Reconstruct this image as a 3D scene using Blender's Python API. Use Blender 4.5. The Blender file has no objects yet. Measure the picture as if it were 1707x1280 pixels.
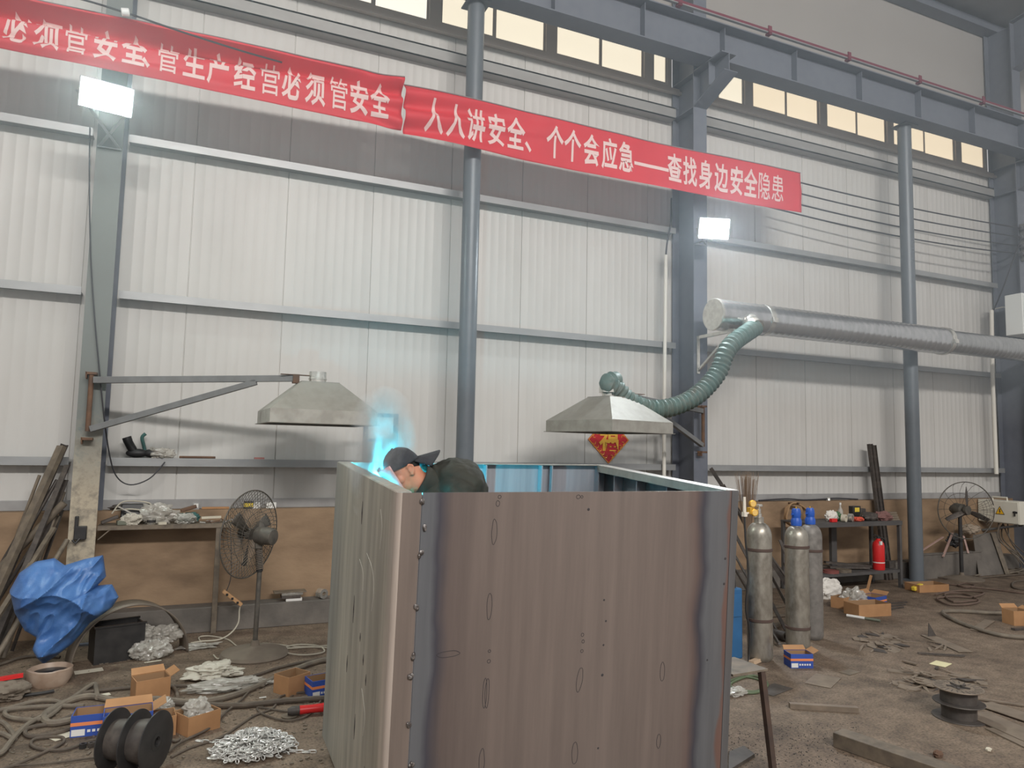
import bpy, bmesh, math, random
from math import sin, cos, pi, radians, sqrt, atan2, exp
from mathutils import Vector, Matrix, Euler, noise
random.seed(7)
S = bpy.context.scene
COL = S.collection
V = Vector

# ------------------------------------------------------------------ camera
EYE = V((0.0, 0.0, 1.85))
FOC = 1214.0                                   # focal length in pixels of the 1707 wide picture
YAW, PITCH, ROLL = radians(24.02), radians(5.043), radians(1.18)
_fwd = V((sin(YAW)*cos(PITCH), cos(YAW)*cos(PITCH), sin(PITCH)))
_r0 = V((cos(YAW), -sin(YAW), 0)); _u0 = _r0.cross(_fwd)
_rt = cos(ROLL)*_r0 + sin(ROLL)*_u0
_up = -sin(ROLL)*_r0 + cos(ROLL)*_u0
cam_d = bpy.data.cameras.new('camera'); cam = bpy.data.objects.new('camera', cam_d); COL.objects.link(cam)
cam_d.sensor_fit = 'HORIZONTAL'; cam_d.sensor_width = 36.0; cam_d.lens = 36.0*FOC/1707.0
cam_d.clip_start = 0.05; cam_d.clip_end = 200
mw = Matrix((( _rt.x, _up.x, -_fwd.x, EYE.x), (_rt.y, _up.y, -_fwd.y, EYE.y), (_rt.z, _up.z, -_fwd.z, EYE.z), (0,0,0,1)))
cam.matrix_world = mw
S.camera = cam

def _ray(px, py): return (px-853.5)/FOC*_rt + (640-py)/FOC*_up + _fwd
def F(px, py, z=0.0):
    """taken from image pixels: the point of the level z that is seen at px, py of the photograph"""
    d = _ray(px, py); return EYE + d*((z-EYE.z)/d.z)
def W(px, py, Y):
    """image pixel px, py cast along its ray to the plane at depth Y (parallel to the long wall)"""
    d = _ray(px, py); return EYE + d*(Y/d.y)

# ------------------------------------------------------------------ view, world, large lights
S.view_settings.view_transform = 'Standard'
try: S.view_settings.look = 'None'
except Exception: pass
S.view_settings.exposure = 0.0
S.view_settings.gamma = 1.0
S.view_settings.use_curve_mapping = False
wd = bpy.data.worlds.new('hall_daylight'); S.world = wd; wd.use_nodes = True
bg = wd.node_tree.nodes['Background']
bg.inputs['Color'].default_value = (0.985, 0.975, 0.965, 1)
bg.inputs['Strength'].default_value = 0.52

def area_light(name, loc, target, sx, sy, power, color):
    l = bpy.data.lights.new(name, 'AREA'); l.shape = 'RECTANGLE'; l.size = sx; l.size_y = sy
    l.energy = power; l.color = color
    o = bpy.data.objects.new(name, l); COL.objects.link(o); o.location = loc
    o.rotation_euler = (V(target)-V(loc)).to_track_quat('-Z', 'Y').to_euler()
    return o

# the row of high bay lamps on the far side of the hall, under the roof behind the camera
area_light('hall_lamps', (1.5,-9.5,10.4), (3.5,8.25,3.6), 12.0, 0.7, 2350, (1.0,0.975,0.945))
# ------------------------------------------------------------------ materials
MATS = {}
def mat(name, c, rough=0.6, metal=0.0, c2=None, sc=6.0, amt=0.5, stretch=(1,1,1), bump=0.0, bsc=40.0, spec=0.4,
        emis=None, estr=0.0, alpha=1.0, trans=0.0, detail=6.0, c3=None, sc3=1.2, lo=0.35, hi=0.65):
    if name in MATS: return MATS[name]
    m = bpy.data.materials.new(name); m.use_nodes = True
    nt = m.node_tree; N = nt.nodes; L = nt.links
    p = N['Principled BSDF']
    p.inputs['Base Color'].default_value = (*c, 1); p.inputs['Roughness'].default_value = rough
    p.inputs['Metallic'].default_value = metal
    p.inputs['Specular IOR Level'].default_value = spec
    if alpha < 1: p.inputs['Alpha'].default_value = alpha
    if trans: p.inputs['Transmission Weight'].default_value = trans
    if emis: p.inputs['Emission Color'].default_value = (*emis, 1); p.inputs['Emission Strength'].default_value = estr
    tc = N.new('ShaderNodeTexCoord'); mp = N.new('ShaderNodeMapping'); mp.inputs['Scale'].default_value = stretch
    L.new(tc.outputs['Object'], mp.inputs['Vector'])
    last = None
    def layer(prev, cb, scale, am, lo_, hi_):
        n = N.new('ShaderNodeTexNoise'); n.inputs['Scale'].default_value = scale; n.inputs['Detail'].default_value = detail
        n.inputs['Roughness'].default_value = 0.52
        L.new(mp.outputs[0], n.inputs['Vector'])
        r = N.new('ShaderNodeMapRange'); r.inputs[1].default_value = lo_; r.inputs[2].default_value = hi_
        r.inputs[3].default_value = 0; r.inputs[4].default_value = am
        L.new(n.outputs['Fac'], r.inputs[0])
        x = N.new('ShaderNodeMix'); x.data_type = 'RGBA'
        L.new(r.outputs[0], x.inputs['Factor'])
        if prev is None: x.inputs[6].default_value = (*c, 1)
        else: L.new(prev, x.inputs[6])
        x.inputs[7].default_value = (*cb, 1)
        return x.outputs[2]
    if c2 is not None: last = layer(last, c2, sc, amt, lo, hi)
    if c3 is not None: last = layer(last, c3, sc3, amt, lo, hi)
    if last is not None: L.new(last, p.inputs['Base Color'])
    if bump > 0:
        n = N.new('ShaderNodeTexNoise'); n.inputs['Scale'].default_value = bsc; n.inputs['Detail'].default_value = 5
        L.new(mp.outputs[0], n.inputs['Vector'])
        b = N.new('ShaderNodeBump'); b.inputs['Strength'].default_value = bump; b.inputs['Distance'].default_value = 0.02
        L.new(n.outputs['Fac'], b.inputs['Height']); L.new(b.outputs[0], p.inputs['Normal'])
    MATS[name] = m
    return m

# ------------------------------------------------------------------ mesh builder
def rz(a): return Matrix.Rotation(a, 3, 'Z')
def frame_of(d, up=V((0,0,1))):
    d = V(d).normalized(); up = V(up)
    if abs(d.dot(up)) > 0.98: up = V((1,0,0)) if abs(d.x) < 0.9 else V((0,1,0))
    s = d.cross(up).normalized(); u = s.cross(d).normalized()
    return d, s, u
class MB:
    def __init__(self): self.v = []; self.f = []
    def add(self, vs, fs):
        o = len(self.v); self.v += [V(x) for x in vs]; self.f += [tuple(i+o for i in q) for q in fs]
        return self
    def box(self, c, s, rot=None):
        c = V(c); h = V(s)/2
        vs = [V((x*h.x, y*h.y, z*h.z)) for x in (-1,1) for y in (-1,1) for z in (-1,1)]
        if rot is not None: vs = [rot @ q for q in vs]
        return self.add([c+q for q in vs], [(0,1,3,2),(4,6,7,5),(0,4,5,1),(2,3,7,6),(0,2,6,4),(1,5,7,3)])
    def box2(self, a, b):
        a = V(a); b = V(b); return self.box((a+b)/2, (abs(b.x-a.x), abs(b.y-a.y), abs(b.z-a.z)))
    def bar(self, a, b, w, h, up=(0,0,1)):
        a = V(a); b = V(b); d, s, u = frame_of(b-a, up)
        vs = [p + s*(i*w/2) + u*(j*h/2) for p in (a, b) for i, j in ((-1,-1),(1,-1),(1,1),(-1,1))]
        return self.add(vs, [(0,3,2,1),(4,5,6,7),(0,1,5,4),(1,2,6,5),(2,3,7,6),(3,0,4,7)])
    def angle(self, a, b, w, t, up=(0,0,1)):
        a = V(a); b = V(b); d, s, u = frame_of(b-a, up)
        pr = [(0,0),(w,0),(w,t),(t,t),(t,w),(0,w)]
        return self.extrude([s*x+u*y for x, y in pr], a, b)
    def extrude(self, offs, a, b):
        n = len(offs); a = V(a); b = V(b)
        vs = [a+o for o in offs]+[b+o for o in offs]
        fs = [tuple(range(n))[::-1], tuple(range(n, 2*n))] + [(i, (i+1) % n, n+(i+1) % n, n+i) for i in range(n)]
        return self.add(vs, fs)
    def tube(self, pts, r, n=8, closed=False, caps=True):
        pts = [V(p) for p in pts]; m = len(pts)
        rs = r if isinstance(r, (list, tuple)) else [r]*m
        t0 = (pts[1]-pts[0]).normalized(); _, s, u = frame_of(t0)
        vs = []; prev = t0
        for i, p in enumerate(pts):
            if closed: t = (pts[(i+1) % m]-pts[i-1])
            else: t = (pts[min(i+1, m-1)]-pts[max(i-1, 0)])
            if t.length < 1e-9: t = prev.copy()
            t.normalize()
            q = prev.rotation_difference(t); s = q @ s; u = q @ u; prev = t
            vs += [p + (s*cos(2*pi*k/n)+u*sin(2*pi*k/n))*rs[i] for k in range(n)]
        fs = []
        for i in range(m if closed else m-1):
            j = (i+1) % m
            fs += [(i*n+k, i*n+(k+1) % n, j*n+(k+1) % n, j*n+k) for k in range(n)]
        if caps and not closed: fs += [tuple(range(n))[::-1], tuple(range((m-1)*n, m*n))]
        return self.add(vs, fs)
    def cyl(self, a, b, r, r2=None, n=20): return self.tube([a, b], [r, r if r2 is None else r2], n)
    def lathe(self, prof, c=(0,0,0), d=(0,0,1), n=24, cap=True):
        c = V(c); d, s, u = frame_of(d)
        vs = []; m = len(prof)
        for r, z in prof: vs += [c + d*z + (s*cos(2*pi*k/n)+u*sin(2*pi*k/n))*max(r, 1e-4) for k in range(n)]
        fs = [(i*n+k, i*n+(k+1) % n, (i+1)*n+(k+1) % n, (i+1)*n+k) for i in range(m-1) for k in range(n)]
        if cap: fs += [tuple(range(n))[::-1], tuple(range((m-1)*n, m*n))]
        return self.add(vs, fs)
    def grid(self, fn, nu, nv, wrap=False):
        vs = [fn(i/nu, j/nv) for i in range(nu+1) for j in range(nv+1)]
        return self.add(vs, [(i*(nv+1)+j, (i+1)*(nv+1)+j, (i+1)*(nv+1)+j+1, i*(nv+1)+j+1) for i in range(nu) for j in range(nv)])
    def ell(self, c, r, nu=24, nv=14, rot=None, disp=None):
        c = V(c); vs = []; fs = []
        for j in range(nv+1):
            th = pi*j/nv
            for i in range(nu):
                ph = 2*pi*i/nu; q = V((sin(th)*cos(ph), sin(th)*sin(ph), cos(th)))
                k = 1.0 if disp is None else disp(q)
                w = V((q.x*r[0]*k, q.y*r[1]*k, q.z*r[2]*k))
                if rot is not None: w = rot @ w
                vs.append(c+w)
        for j in range(nv): fs += [(j*nu+i, (j+1)*nu+i, (j+1)*nu+(i+1) % nu, j*nu+(i+1) % nu) for i in range(nu)]
        return self.add(vs, fs)
    def prism(self, poly, n, t):
        """polygon of 3-D points pushed along n by t"""
        n = V(n).normalized()*t; k = len(poly)
        vs = [V(p) for p in poly]+[V(p)+n for p in poly]
        return self.add(vs, [tuple(range(k))[::-1], tuple(range(k, 2*k))]+[(i, (i+1) % k, k+(i+1) % k, k+i) for i in range(k)])
    def mesh(self, name, off=V((0,0,0)), inv=None):
        me = bpy.data.meshes.new(name)
        vs = [(inv @ q) if inv is not None else q-off for q in self.v]
        me.from_pydata([tuple(q) for q in vs], [], self.f)
        bm = bmesh.new(); bm.from_mesh(me)
        bmesh.ops.remove_doubles(bm, verts=bm.verts, dist=1e-6)
        bmesh.ops.recalc_face_normals(bm, faces=bm.faces)
        bm.to_mesh(me); bm.free()
        me.shade_smooth(); me.set_sharp_from_angle(angle=radians(38))
        return me
    def build(self, name, m, parent=None, world=True, bevel=0.0, solid=0.0, sub=0, soff=-1, flat=False):
        """ONE mesh object. With a parent it becomes its part; world=True: the points are world points"""
        if parent is None:
            if self.v:
                xs = [q.x for q in self.v]; ys = [q.y for q in self.v]; zs = [q.z for q in self.v]
                off = V(((min(xs)+max(xs))/2, (min(ys)+max(ys))/2, min(zs)))
            o = bpy.data.objects.new(name, self.mesh(name, off)); COL.objects.link(o); o.location = off
        else:
            inv = None
            if world: inv = full(parent).inverted()
            o = bpy.data.objects.new(name, self.mesh(name, V((0,0,0)), inv)); COL.objects.link(o); o.parent = parent
        if m is not None: o.data.materials.append(m)
        if flat: o.data.shade_flat()
        if solid:
            md = o.modifiers.new('solid', 'SOLIDIFY'); md.thickness = solid; md.offset = soff
        if bevel:
            md = o.modifiers.new('bevel', 'BEVEL'); md.width = bevel; md.segments = 2; md.limit_method = 'ANGLE'; md.angle_limit = radians(40)
        if sub:
            md = o.modifiers.new('sub', 'SUBSURF'); md.levels = sub; md.render_levels = sub
        return o
def full(o):
    m = o.matrix_basis.copy()
    while o.parent is not None:
        o = o.parent; m = o.matrix_basis @ m
    return m
def tag(o, label, cat, group=None, kind=None):
    o['label'] = label; o['category'] = cat
    if group: o['group'] = group
    if kind: o['kind'] = kind
    return o
def thing(name, label, cat, loc=(0,0,0), rot=(0,0,0), group=None):
    o = bpy.data.objects.new(name, None); COL.objects.link(o); o.empty_display_size = 0.1
    o.location = loc; o.rotation_euler = rot
    return tag(o, label, cat, group)
def struct(name, mb, m, label=None, **k):
    o = mb.build(name, m, **k); o['kind'] = 'structure'
    o['label'] = label or name.replace('_', ' '); o['category'] = name.split('_')[0]
    return o
def dup(root, loc=None, rot=None, label=None, group=None):
    r = root.copy(); COL.objects.link(r)
    if loc is not None: r.location = loc
    if rot is not None: r.rotation_euler = rot
    if label: r['label'] = label
    if group: r['group'] = group
    for ch in [o for o in COL.objects if o.parent == root]:
        c = ch.copy(); COL.objects.link(c); c.parent = r
        for g in [o for o in COL.objects if o.parent == ch]:
            d = g.copy(); COL.objects.link(d); d.parent = c
    return r
def spline(pts, n=8, closed=False):
    """Catmull-Rom through the points"""
    pts = [V(p) for p in pts]; m = len(pts); out = []
    rng = range(m) if closed else range(m-1)
    for i in rng:
        if closed: a, b, c, d = pts[i-1], pts[i], pts[(i+1) % m], pts[(i+2) % m]
        else: a, b, c, d = pts[max(i-1,0)], pts[i], pts[i+1], pts[min(i+2,m-1)]
        for k in range(n):
            t = k/n
            out.append(0.5*((2*b)+(c-a)*t+(2*a-5*b+4*c-d)*t*t+(3*b-3*c+d-a)*t**3))
    if not closed: out.append(pts[-1])
    return out
def nz(p, s=1.0, seed=0.0): return noise.noise(V(p)*s + V((seed, seed*1.7, -seed)))
# ------------------------------------------------------------------ the setting
YW = 8.25                                       # face of the long wall
m_panel = mat('cream_wall_panel', (0.575,0.56,0.53), 0.42, c2=(0.50,0.487,0.462), sc=1.1, amt=0.45, stretch=(1,1,0.35), c3=(0.61,0.597,0.57), sc3=4, spec=0.35)
m_upanel = mat('shaded_upper_panel', (0.38,0.358,0.335), 0.5, c2=(0.34,0.322,0.302), sc=0.8, amt=0.4)  # cream panel again, its colour darkened for the weaker light up here
m_brown = mat('brown_scuffed_wall', (0.27,0.178,0.108), 0.7, c2=(0.175,0.115,0.07), sc=1.3, amt=0.7, stretch=(0.8,1,1.8), c3=(0.36,0.245,0.15), sc3=3.5, bump=0.08, bsc=30)
m_trim = mat('grey_wall_trim', (0.34,0.335,0.33), 0.5, c2=(0.24,0.235,0.23), sc=5, amt=0.6)
m_curb = mat('dark_kerb', (0.17,0.15,0.13), 0.8, c2=(0.10,0.09,0.08), sc=4, amt=0.8, bump=0.2, bsc=25)
m_girt = mat('galvanised_girt', (0.35,0.355,0.355), 0.42, 0.35, c2=(0.25,0.255,0.26), sc=9, amt=0.5, stretch=(0.3,1,1))
m_girt2 = mat('dull_girt', (0.34,0.335,0.32), 0.5, 0.2, c2=(0.26,0.25,0.24), sc=9, amt=0.5, stretch=(0.3,1,1))
m_steelpaint = mat('grey_blue_steel_paint', (0.145,0.158,0.19), 0.5, 0.0, c2=(0.12,0.13,0.16), sc=3, amt=0.5, c3=(0.165,0.178,0.205), sc3=8)
m_wframe = mat('brown_window_frame', (0.40,0.345,0.30), 0.5)
m_floor = None
def floor_material():
    m = bpy.data.materials.new('dirty_concrete'); m.use_nodes = True
    nt = m.node_tree; N = nt.nodes; L = nt.links; p = N['Principled BSDF']
    tc = N.new('ShaderNodeTexCoord')
    def nzn(scale, det=8, rough=0.65):
        n = N.new('ShaderNodeTexNoise'); n.inputs['Scale'].default_value = scale; n.inputs['Detail'].default_value = det; n.inputs['Roughness'].default_value = rough
        L.new(tc.outputs['Object'], n.inputs['Vector']); return n.outputs['Fac']
    def ramp(f, stops):
        r = N.new('ShaderNodeValToRGB'); L.new(f, r.inputs[0]); e = r.color_ramp.elements
        while len(e) < len(stops): e.new(0.5)
        for q, (pos, c) in zip(e, stops): q.position = pos; q.color = (*c, 1)
        return r.outputs[0]
    def mix(a, b, f, mode='MIX'):
        x = N.new('ShaderNodeMix'); x.data_type = 'RGBA'; x.blend_type = mode
        L.new(a, x.inputs[6]); L.new(b, x.inputs[7])
        if isinstance(f, float): x.inputs[0].default_value = f
        else: L.new(f, x.inputs[0])
        return x.outputs[2]
    a = ramp(nzn(0.55), [(0.3, (0.115,0.081,0.056)), (0.5, (0.19,0.137,0.096)), (0.7, (0.26,0.195,0.138))])
    b = ramp(nzn(5.5, 10, 0.75), [(0.35, (0.065,0.047,0.034)), (0.5, (0.185,0.133,0.093)), (0.68, (0.32,0.246,0.178))])
    c = mix(a, b, 0.5)
    sp = ramp(nzn(60, 4, 0.6), [(0.36, (0.35,0.33,0.30)), (0.52, (1,1,1)), (0.72, (1.25,1.2,1.12))])
    c = mix(c, sp, 0.75, 'MULTIPLY')
    dk = ramp(nzn(1.6, 7, 0.7), [(0.36, (0.45,0.43,0.41)), (0.50, (1,1,1))])
    c = mix(c, dk, 0.8, 'MULTIPLY')
    L.new(c, p.inputs['Base Color']); p.inputs['Roughness'].default_value = 0.72
    bp = N.new('ShaderNodeBump'); bp.inputs['Strength'].default_value = 0.35; bp.inputs['Distance'].default_value = 0.02
    L.new(nzn(22, 9, 0.7), bp.inputs['Height']); L.new(bp.outputs[0], p.inputs['Normal'])
    return m
m_floor = floor_material()
XL, XR = -6.0, 17.0
struct('floor', MB().box2((-8,-6,-0.2), (20,8.6,0)), m_floor, 'dusty brown concrete floor of the workshop')

def wall_profile(z0, z1, ribs=True):
    pts = []; mod = 0.957; x = -0.06 - 7*mod
    while x < XR:
        pts += [(x-0.006, YW), (x-0.003, YW+0.012), (x+0.003, YW+0.012), (x+0.006, YW)]
        if ribs:
            for k in range(1, 9):
                q = x + mod*k/9.0
                pts += [(q-0.012, YW), (q-0.005, YW-0.0022), (q+0.005, YW-0.0022), (q+0.012, YW)]
        x += mod
    n = len(pts)
    vs = [V((a, b, z)) for z in (z0, z1) for a, b in pts]
    fs = [(i, i+1, n+i+1, n+i) for i in range(n-1)]
    m = MB().add(vs, fs)
    m.box2((pts[0][0], YW+0.02, z0), (pts[-1][0], YW+0.12, z1))
    return m
struct('wall_back', wall_profile(1.17, 6.96), m_panel, 'long wall of cream ribbed sandwich panels')
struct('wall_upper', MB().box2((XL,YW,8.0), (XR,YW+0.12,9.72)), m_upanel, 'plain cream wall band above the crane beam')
struct('wall_base', MB().box2((XL,8.08,0), (XR,YW+0.12,1.165)), m_brown, 'low scuffed brown masonry wall under the panels')
struct('trim_1', MB().box2((XL,8.225,1.166), (XR,YW-0.002,1.262)), m_trim, 'grey steel base strip along the foot of the panels', bevel=0.004)
# kerb in front of the low wall, broken at the columns
for i, (a, b) in enumerate(((-0.62,6.0),(6.45,12.9))):
    struct('baseboard_%d' % (i+1), MB().box2((a,7.86,0), (b,8.078,0.24)), m_curb, ('dark plate kerb along the wall beside the pedestal fan', 'dark plate kerb along the wall behind the workbench')[i], bevel=0.008)
# girts: C section rails on the wall, bay by bay
colx = (-0.81, 6.18, 13.15)
def girt(z, a, b, big=0.17):
    m = MB(); y0 = YW-0.16; y1 = YW-0.004; t = 0.012
    pr = [(y0,0.0),(y0,0.06),(y0+t,0.06),(y0+t,t),(y1,t),(y1,0)]
    m.extrude([V((0,y,zz)) for y, zz in pr], (a,0,z), (b,0,z))
    m.box2((a,y0,z-0.02),(b,y0+0.012,z))
    return m
gi = 2
for z, mm in ((1.62, m_girt), (3.27, m_girt), (4.87, m_girt)):
    for a, b in ((-5.5,-1.0), (-0.68,6.04), (6.34,12.98), (13.3,16.5)):
        struct('trim_%d' % gi, girt(z, a, b), mm, 'bright steel wall rail at about %.1f metres' % z); gi += 1
for a, b in ((-5.5,-1.0), (-0.68,6.04), (6.34,12.98), (13.3,16.5)):
    g = MB().box2((a,YW-0.16,6.50),(b,YW-0.148,6.66)).box2((a,YW-0.16,6.64),(b,YW-0.004,6.66)).box2((a,YW-0.16,6.50),(b,YW-0.004,6.515))
    struct('trim_%d' % gi, g, m_girt2, 'broad grey wall rail below the high windows'); gi += 1
# high window band: sill rail, frames, panes
sill = MB().box2((XL,YW-0.07,6.93),(XR,YW+0.1,7.0)).box2((XL,YW-0.12,6.90),(XR,YW-0.07,6.94))
struct('trim_%d' % gi, sill, m_wframe, 'dark sill rail under the high windows'); gi += 1
struct('trim_%d' % gi, MB().box2((XL,YW-0.05,7.92),(XR,YW+0.1,8.0)), m_wframe, 'dark head rail over the high windows'); gi += 1
def pane_mat(name, c, e):
    return mat(name, c, 0.5, emis=c, estr=e, c2=tuple(q*0.93 for q in c), sc=3, amt=0.5)
m_pane = (pane_mat('daylit_pane_white', (1.0,0.95,0.82), 0.95), pane_mat('daylit_pane_cream', (1.0,0.90,0.70), 0.85), pane_mat('daylit_pane_amber', (1.0,0.84,0.60), 0.80))
wedge = [-2.75,-1.0]
bays = [[-4.9,-3.1,-1.02], [-0.66,1.0,2.52,4.12,5.66,6.05], [6.33,7.46,8.98,10.5,12.22,13.0]]
wn = 1
for bay in bays:
    for k in range(len(bay)-1):
        a, b = bay[k], bay[k+1]
        fr = MB(); y0, y1 = YW-0.045, YW+0.06; z0, z1 = 7.0, 7.92
        fr.box2((a,y0,z0),(a+0.07,y1,z1)).box2((b-0.07,y0,z0),(b,y1,z1)).box2((a+0.07,y0,z0),(b-0.07,y1,z0+0.045)).box2((a+0.07,y0,z1-0.05),(b-0.07,y1,z1))
        w = struct('window_%d' % wn, fr, m_wframe, 'high workshop window with warm daylit panes'); wn += 1
        cx = (a+b)/2; xs = [(a+0.07, cx), (cx, b-0.07)] if b-a > 0.9 else [(a+0.07, b-0.07)]
        mp = m_pane[0 if a < 2.0 else (1 if a < 7 else 2)]
        for q, (p0, p1) in enumerate(xs):
            s = MB(); t = 0.028
            yy = y0+0.012+0.02*q
            s.box2((p0,yy,z0+0.045),(p0+t,yy+0.03,z1-0.05)).box2((p1-t,yy,z0+0.045),(p1,yy+0.03,z1-0.05)).box2((p0+t,yy,z0+0.045),(p1-t,yy+0.03,z0+0.045+t)).box2((p0+t,yy,z1-0.05-t),(p1-t,yy+0.03,z1-0.05))
            sa = s.build('sash', m_wframe, w)
            MB().box2((p0+t,yy+0.012,z0+0.045+t),(p1-t,yy+0.018,z1-0.05-t)).build('pane', mp, sa)
# roof over the wall side of the hall, eave rail
m_roof = mat('grey_roof_sheet', (0.36,0.36,0.36), 0.6, c2=(0.28,0.28,0.28), sc=2, amt=0.5)
def roof_fn(u, v):
    y = 8.37-9.5*v; return V((XL+(XR-XL)*u, y, 9.78+0.10*(8.37-y)+0.018*(1 if int(u*92) % 2 else 0)))
struct('ceiling', MB().grid(roof_fn, 92, 1), m_roof, 'grey sheet roof rising from the eave', solid=0.03)
struct('trim_%d' % gi, MB().box2((XL,8.02,9.60),(XR,8.245,9.74)), m_steelpaint, 'grey eave beam along the top of the wall'); gi += 1
for k, y in enumerate((6.6, 5.1, 3.6)):
    z = 9.76+0.10*(8.37-y)
    struct('trim_%d' % gi, MB().box2((XL,y-0.03,z-0.17),(XR,y+0.03,z-0.005)), m_steelpaint, 'roof purlin, number %d from the eave' % (k+1)); gi += 1

# ------------------------------------------------------------------ columns, posts, crane beam
m_colpaint = None
def column_material():
    """grey blue paint, worn to a pale cement splash on the lowest metre and a half"""
    m = bpy.data.materials.new('worn_column_paint'); m.use_nodes = True
    nt = m.node_tree; N = nt.nodes; L = nt.links; p = N['Principled BSDF']; p.inputs['Roughness'].default_value = 0.6
    tc = N.new('ShaderNodeTexCoord'); sx = N.new('ShaderNodeSeparateXYZ'); L.new(tc.outputs['Object'], sx.inputs[0])
    n = N.new('ShaderNodeTexNoise'); n.inputs['Scale'].default_value = 9; n.inputs['Detail'].default_value = 8; n.inputs['Roughness'].default_value = 0.7
    L.new(tc.outputs['Object'], n.inputs['Vector'])
    ma = N.new('ShaderNodeMath'); ma.operation = 'MULTIPLY_ADD'; L.new(n.outputs['Fac'], ma.inputs[0]); ma.inputs[1].default_value = 1.3; L.new(sx.outputs['Z'], ma.inputs[2])
    mr = N.new('ShaderNodeMapRange'); mr.inputs[1].default_value = 2.0; mr.inputs[2].default_value = 2.75; L.new(ma.outputs[0], mr.inputs[0])
    r = N.new('ShaderNodeValToRGB'); L.new(n.outputs['Fac'], r.inputs[0]); e = r.color_ramp.elements
    e[0].position = 0.38; e[0].color = (0.24,0.21,0.165,1); e[1].position = 0.55; e[1].color = (0.45,0.385,0.285,1)
    x = N.new('ShaderNodeMix'); x.data_type = 'RGBA'; L.new(mr.outputs[0], x.inputs[0]); L.new(r.outputs[0], x.inputs[6]); x.inputs[7].default_value = (0.16,0.175,0.165,1)
    L.new(x.outputs[2], p.inputs['Base Color'])
    return m
m_colpaint = column_material()
m_rust = mat('rusty_steel', (0.15,0.085,0.055), 0.8, 0.2, c2=(0.24,0.13,0.075), sc=12, amt=0.8, c3=(0.08,0.06,0.05), sc3=5)
def column(x, label, top, m=m_steelpaint):
    t = thing('steel_column', label, 'column', (x, 7.97, 0))
    MB().box2((x-0.11,7.74,0),(x+0.11,7.756,top)).build('front_flange', m, t)
    MB().box2((x-0.11,8.20,0),(x+0.11,8.216,top)).build('rear_flange', m_steelpaint, t)
    MB().box2((x-0.006,7.757,0),(x+0.006,8.199,top)).build('web', m_steelpaint, t)
    MB().box2((x-0.15,7.70,0),(x+0.15,8.08,0.02)).build('base_plate', m_steelpaint, t, bevel=0.003)
    # corbel bracket under the crane beam
    c = MB()
    poly = [V((x-0.006,7.739,6.55)), V((x-0.006,7.739,7.02)), V((x-0.006,7.15,7.02)), V((x-0.006,7.15,6.78))]
    c.prism(poly, (1,0,0), 0.012)
    c.box2((x-0.12,7.15,7.02),(x+0.12,7.739,7.035))
    d = V((x,7.739,6.542)); e = V((x,7.12,6.772)); c.bar(d, e, 0.22, 0.014, up=(0,0,1))
    c.box2((x-0.11,7.42,6.70),(x-0.007,7.43,7.02)).box2((x+0.007,7.42,6.70),(x+0.11,7.43,7.02))
    c.build('crane_bracket', m_steelpaint, t)
    for z in (6.54, 7.03, 7.6):
        s = MB()
        for sgn in (-1,1): s.box2((x+sgn*0.008,7.757,z-0.006),(x+sgn*0.105,8.199,z+0.006))
        s.build('stiffener', m_steelpaint, t)
    return t
column_a = column(colx[0], 'worn steel column with pale splashed foot beside the blue tarpaulin', 9.6, m_colpaint)
column_b = column(colx[1], 'grey steel column behind the green flexible duct, bracketing the crane beam', 9.6)
column_c = column(colx[2], 'grey steel column carrying the electrical cabinet', 9.6)
# haunched rafters on the columns (only the one at the electrical cabinet comes into view)
for x, lb in ((colx[2], 'haunched grey roof rafter over the column with the electrical cabinet'),):
    r = thing('roof_rafter', lb, 'rafter', (x, 7.74, 9.0))
    y = lambda d: 7.735-d
    pr = [V((x-0.008,y(0),8.75)), V((x-0.008,y(0),9.62)), V((x-0.008,y(8.0),10.42)), V((x-0.008,y(8.0),9.95)), V((x-0.008,y(2.6),9.42))]
    MB().prism(pr, (1,0,0), 0.016).build('web', m_steelpaint, r)
    MB().bar((x,y(0),8.745),(x,y(2.6),9.41),0.22,0.014).bar((x,y(2.6),9.41),(x,y(8),9.945),0.22,0.014).build('lower_flange', m_steelpaint, r)
    MB().bar((x,y(0),9.63),(x,y(8),10.43),0.22,0.014).build('upper_flange', m_steelpaint, r)
# round posts under the crane beam
m_post = mat('blue_grey_pipe_paint', (0.135,0.152,0.17), 0.38, 0.1, c2=(0.11,0.125,0.14), sc=2, amt=0.5, c3=(0.15,0.165,0.18), sc3=9)
def post(x, label):
    t = thing('pipe_post', label, 'post', (x, 7.65, 0))
    MB().cyl((x,7.65,0.015),(x,7.65,7.03),0.10,n=32).build('pipe', m_post, t)
    MB().box2((x-0.16,7.49,0),(x+0.16,7.81,0.015)).build('base_plate', m_post, t)
    MB().box2((x-0.14,7.51,7.03),(x+0.14,7.79,7.045)).build('cap_plate', m_post, t)
    return t
post(2.85, 'blue grey pipe post standing behind the bending welder')
post(10.1, 'blue grey pipe post standing at the end of the workbench')
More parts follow.
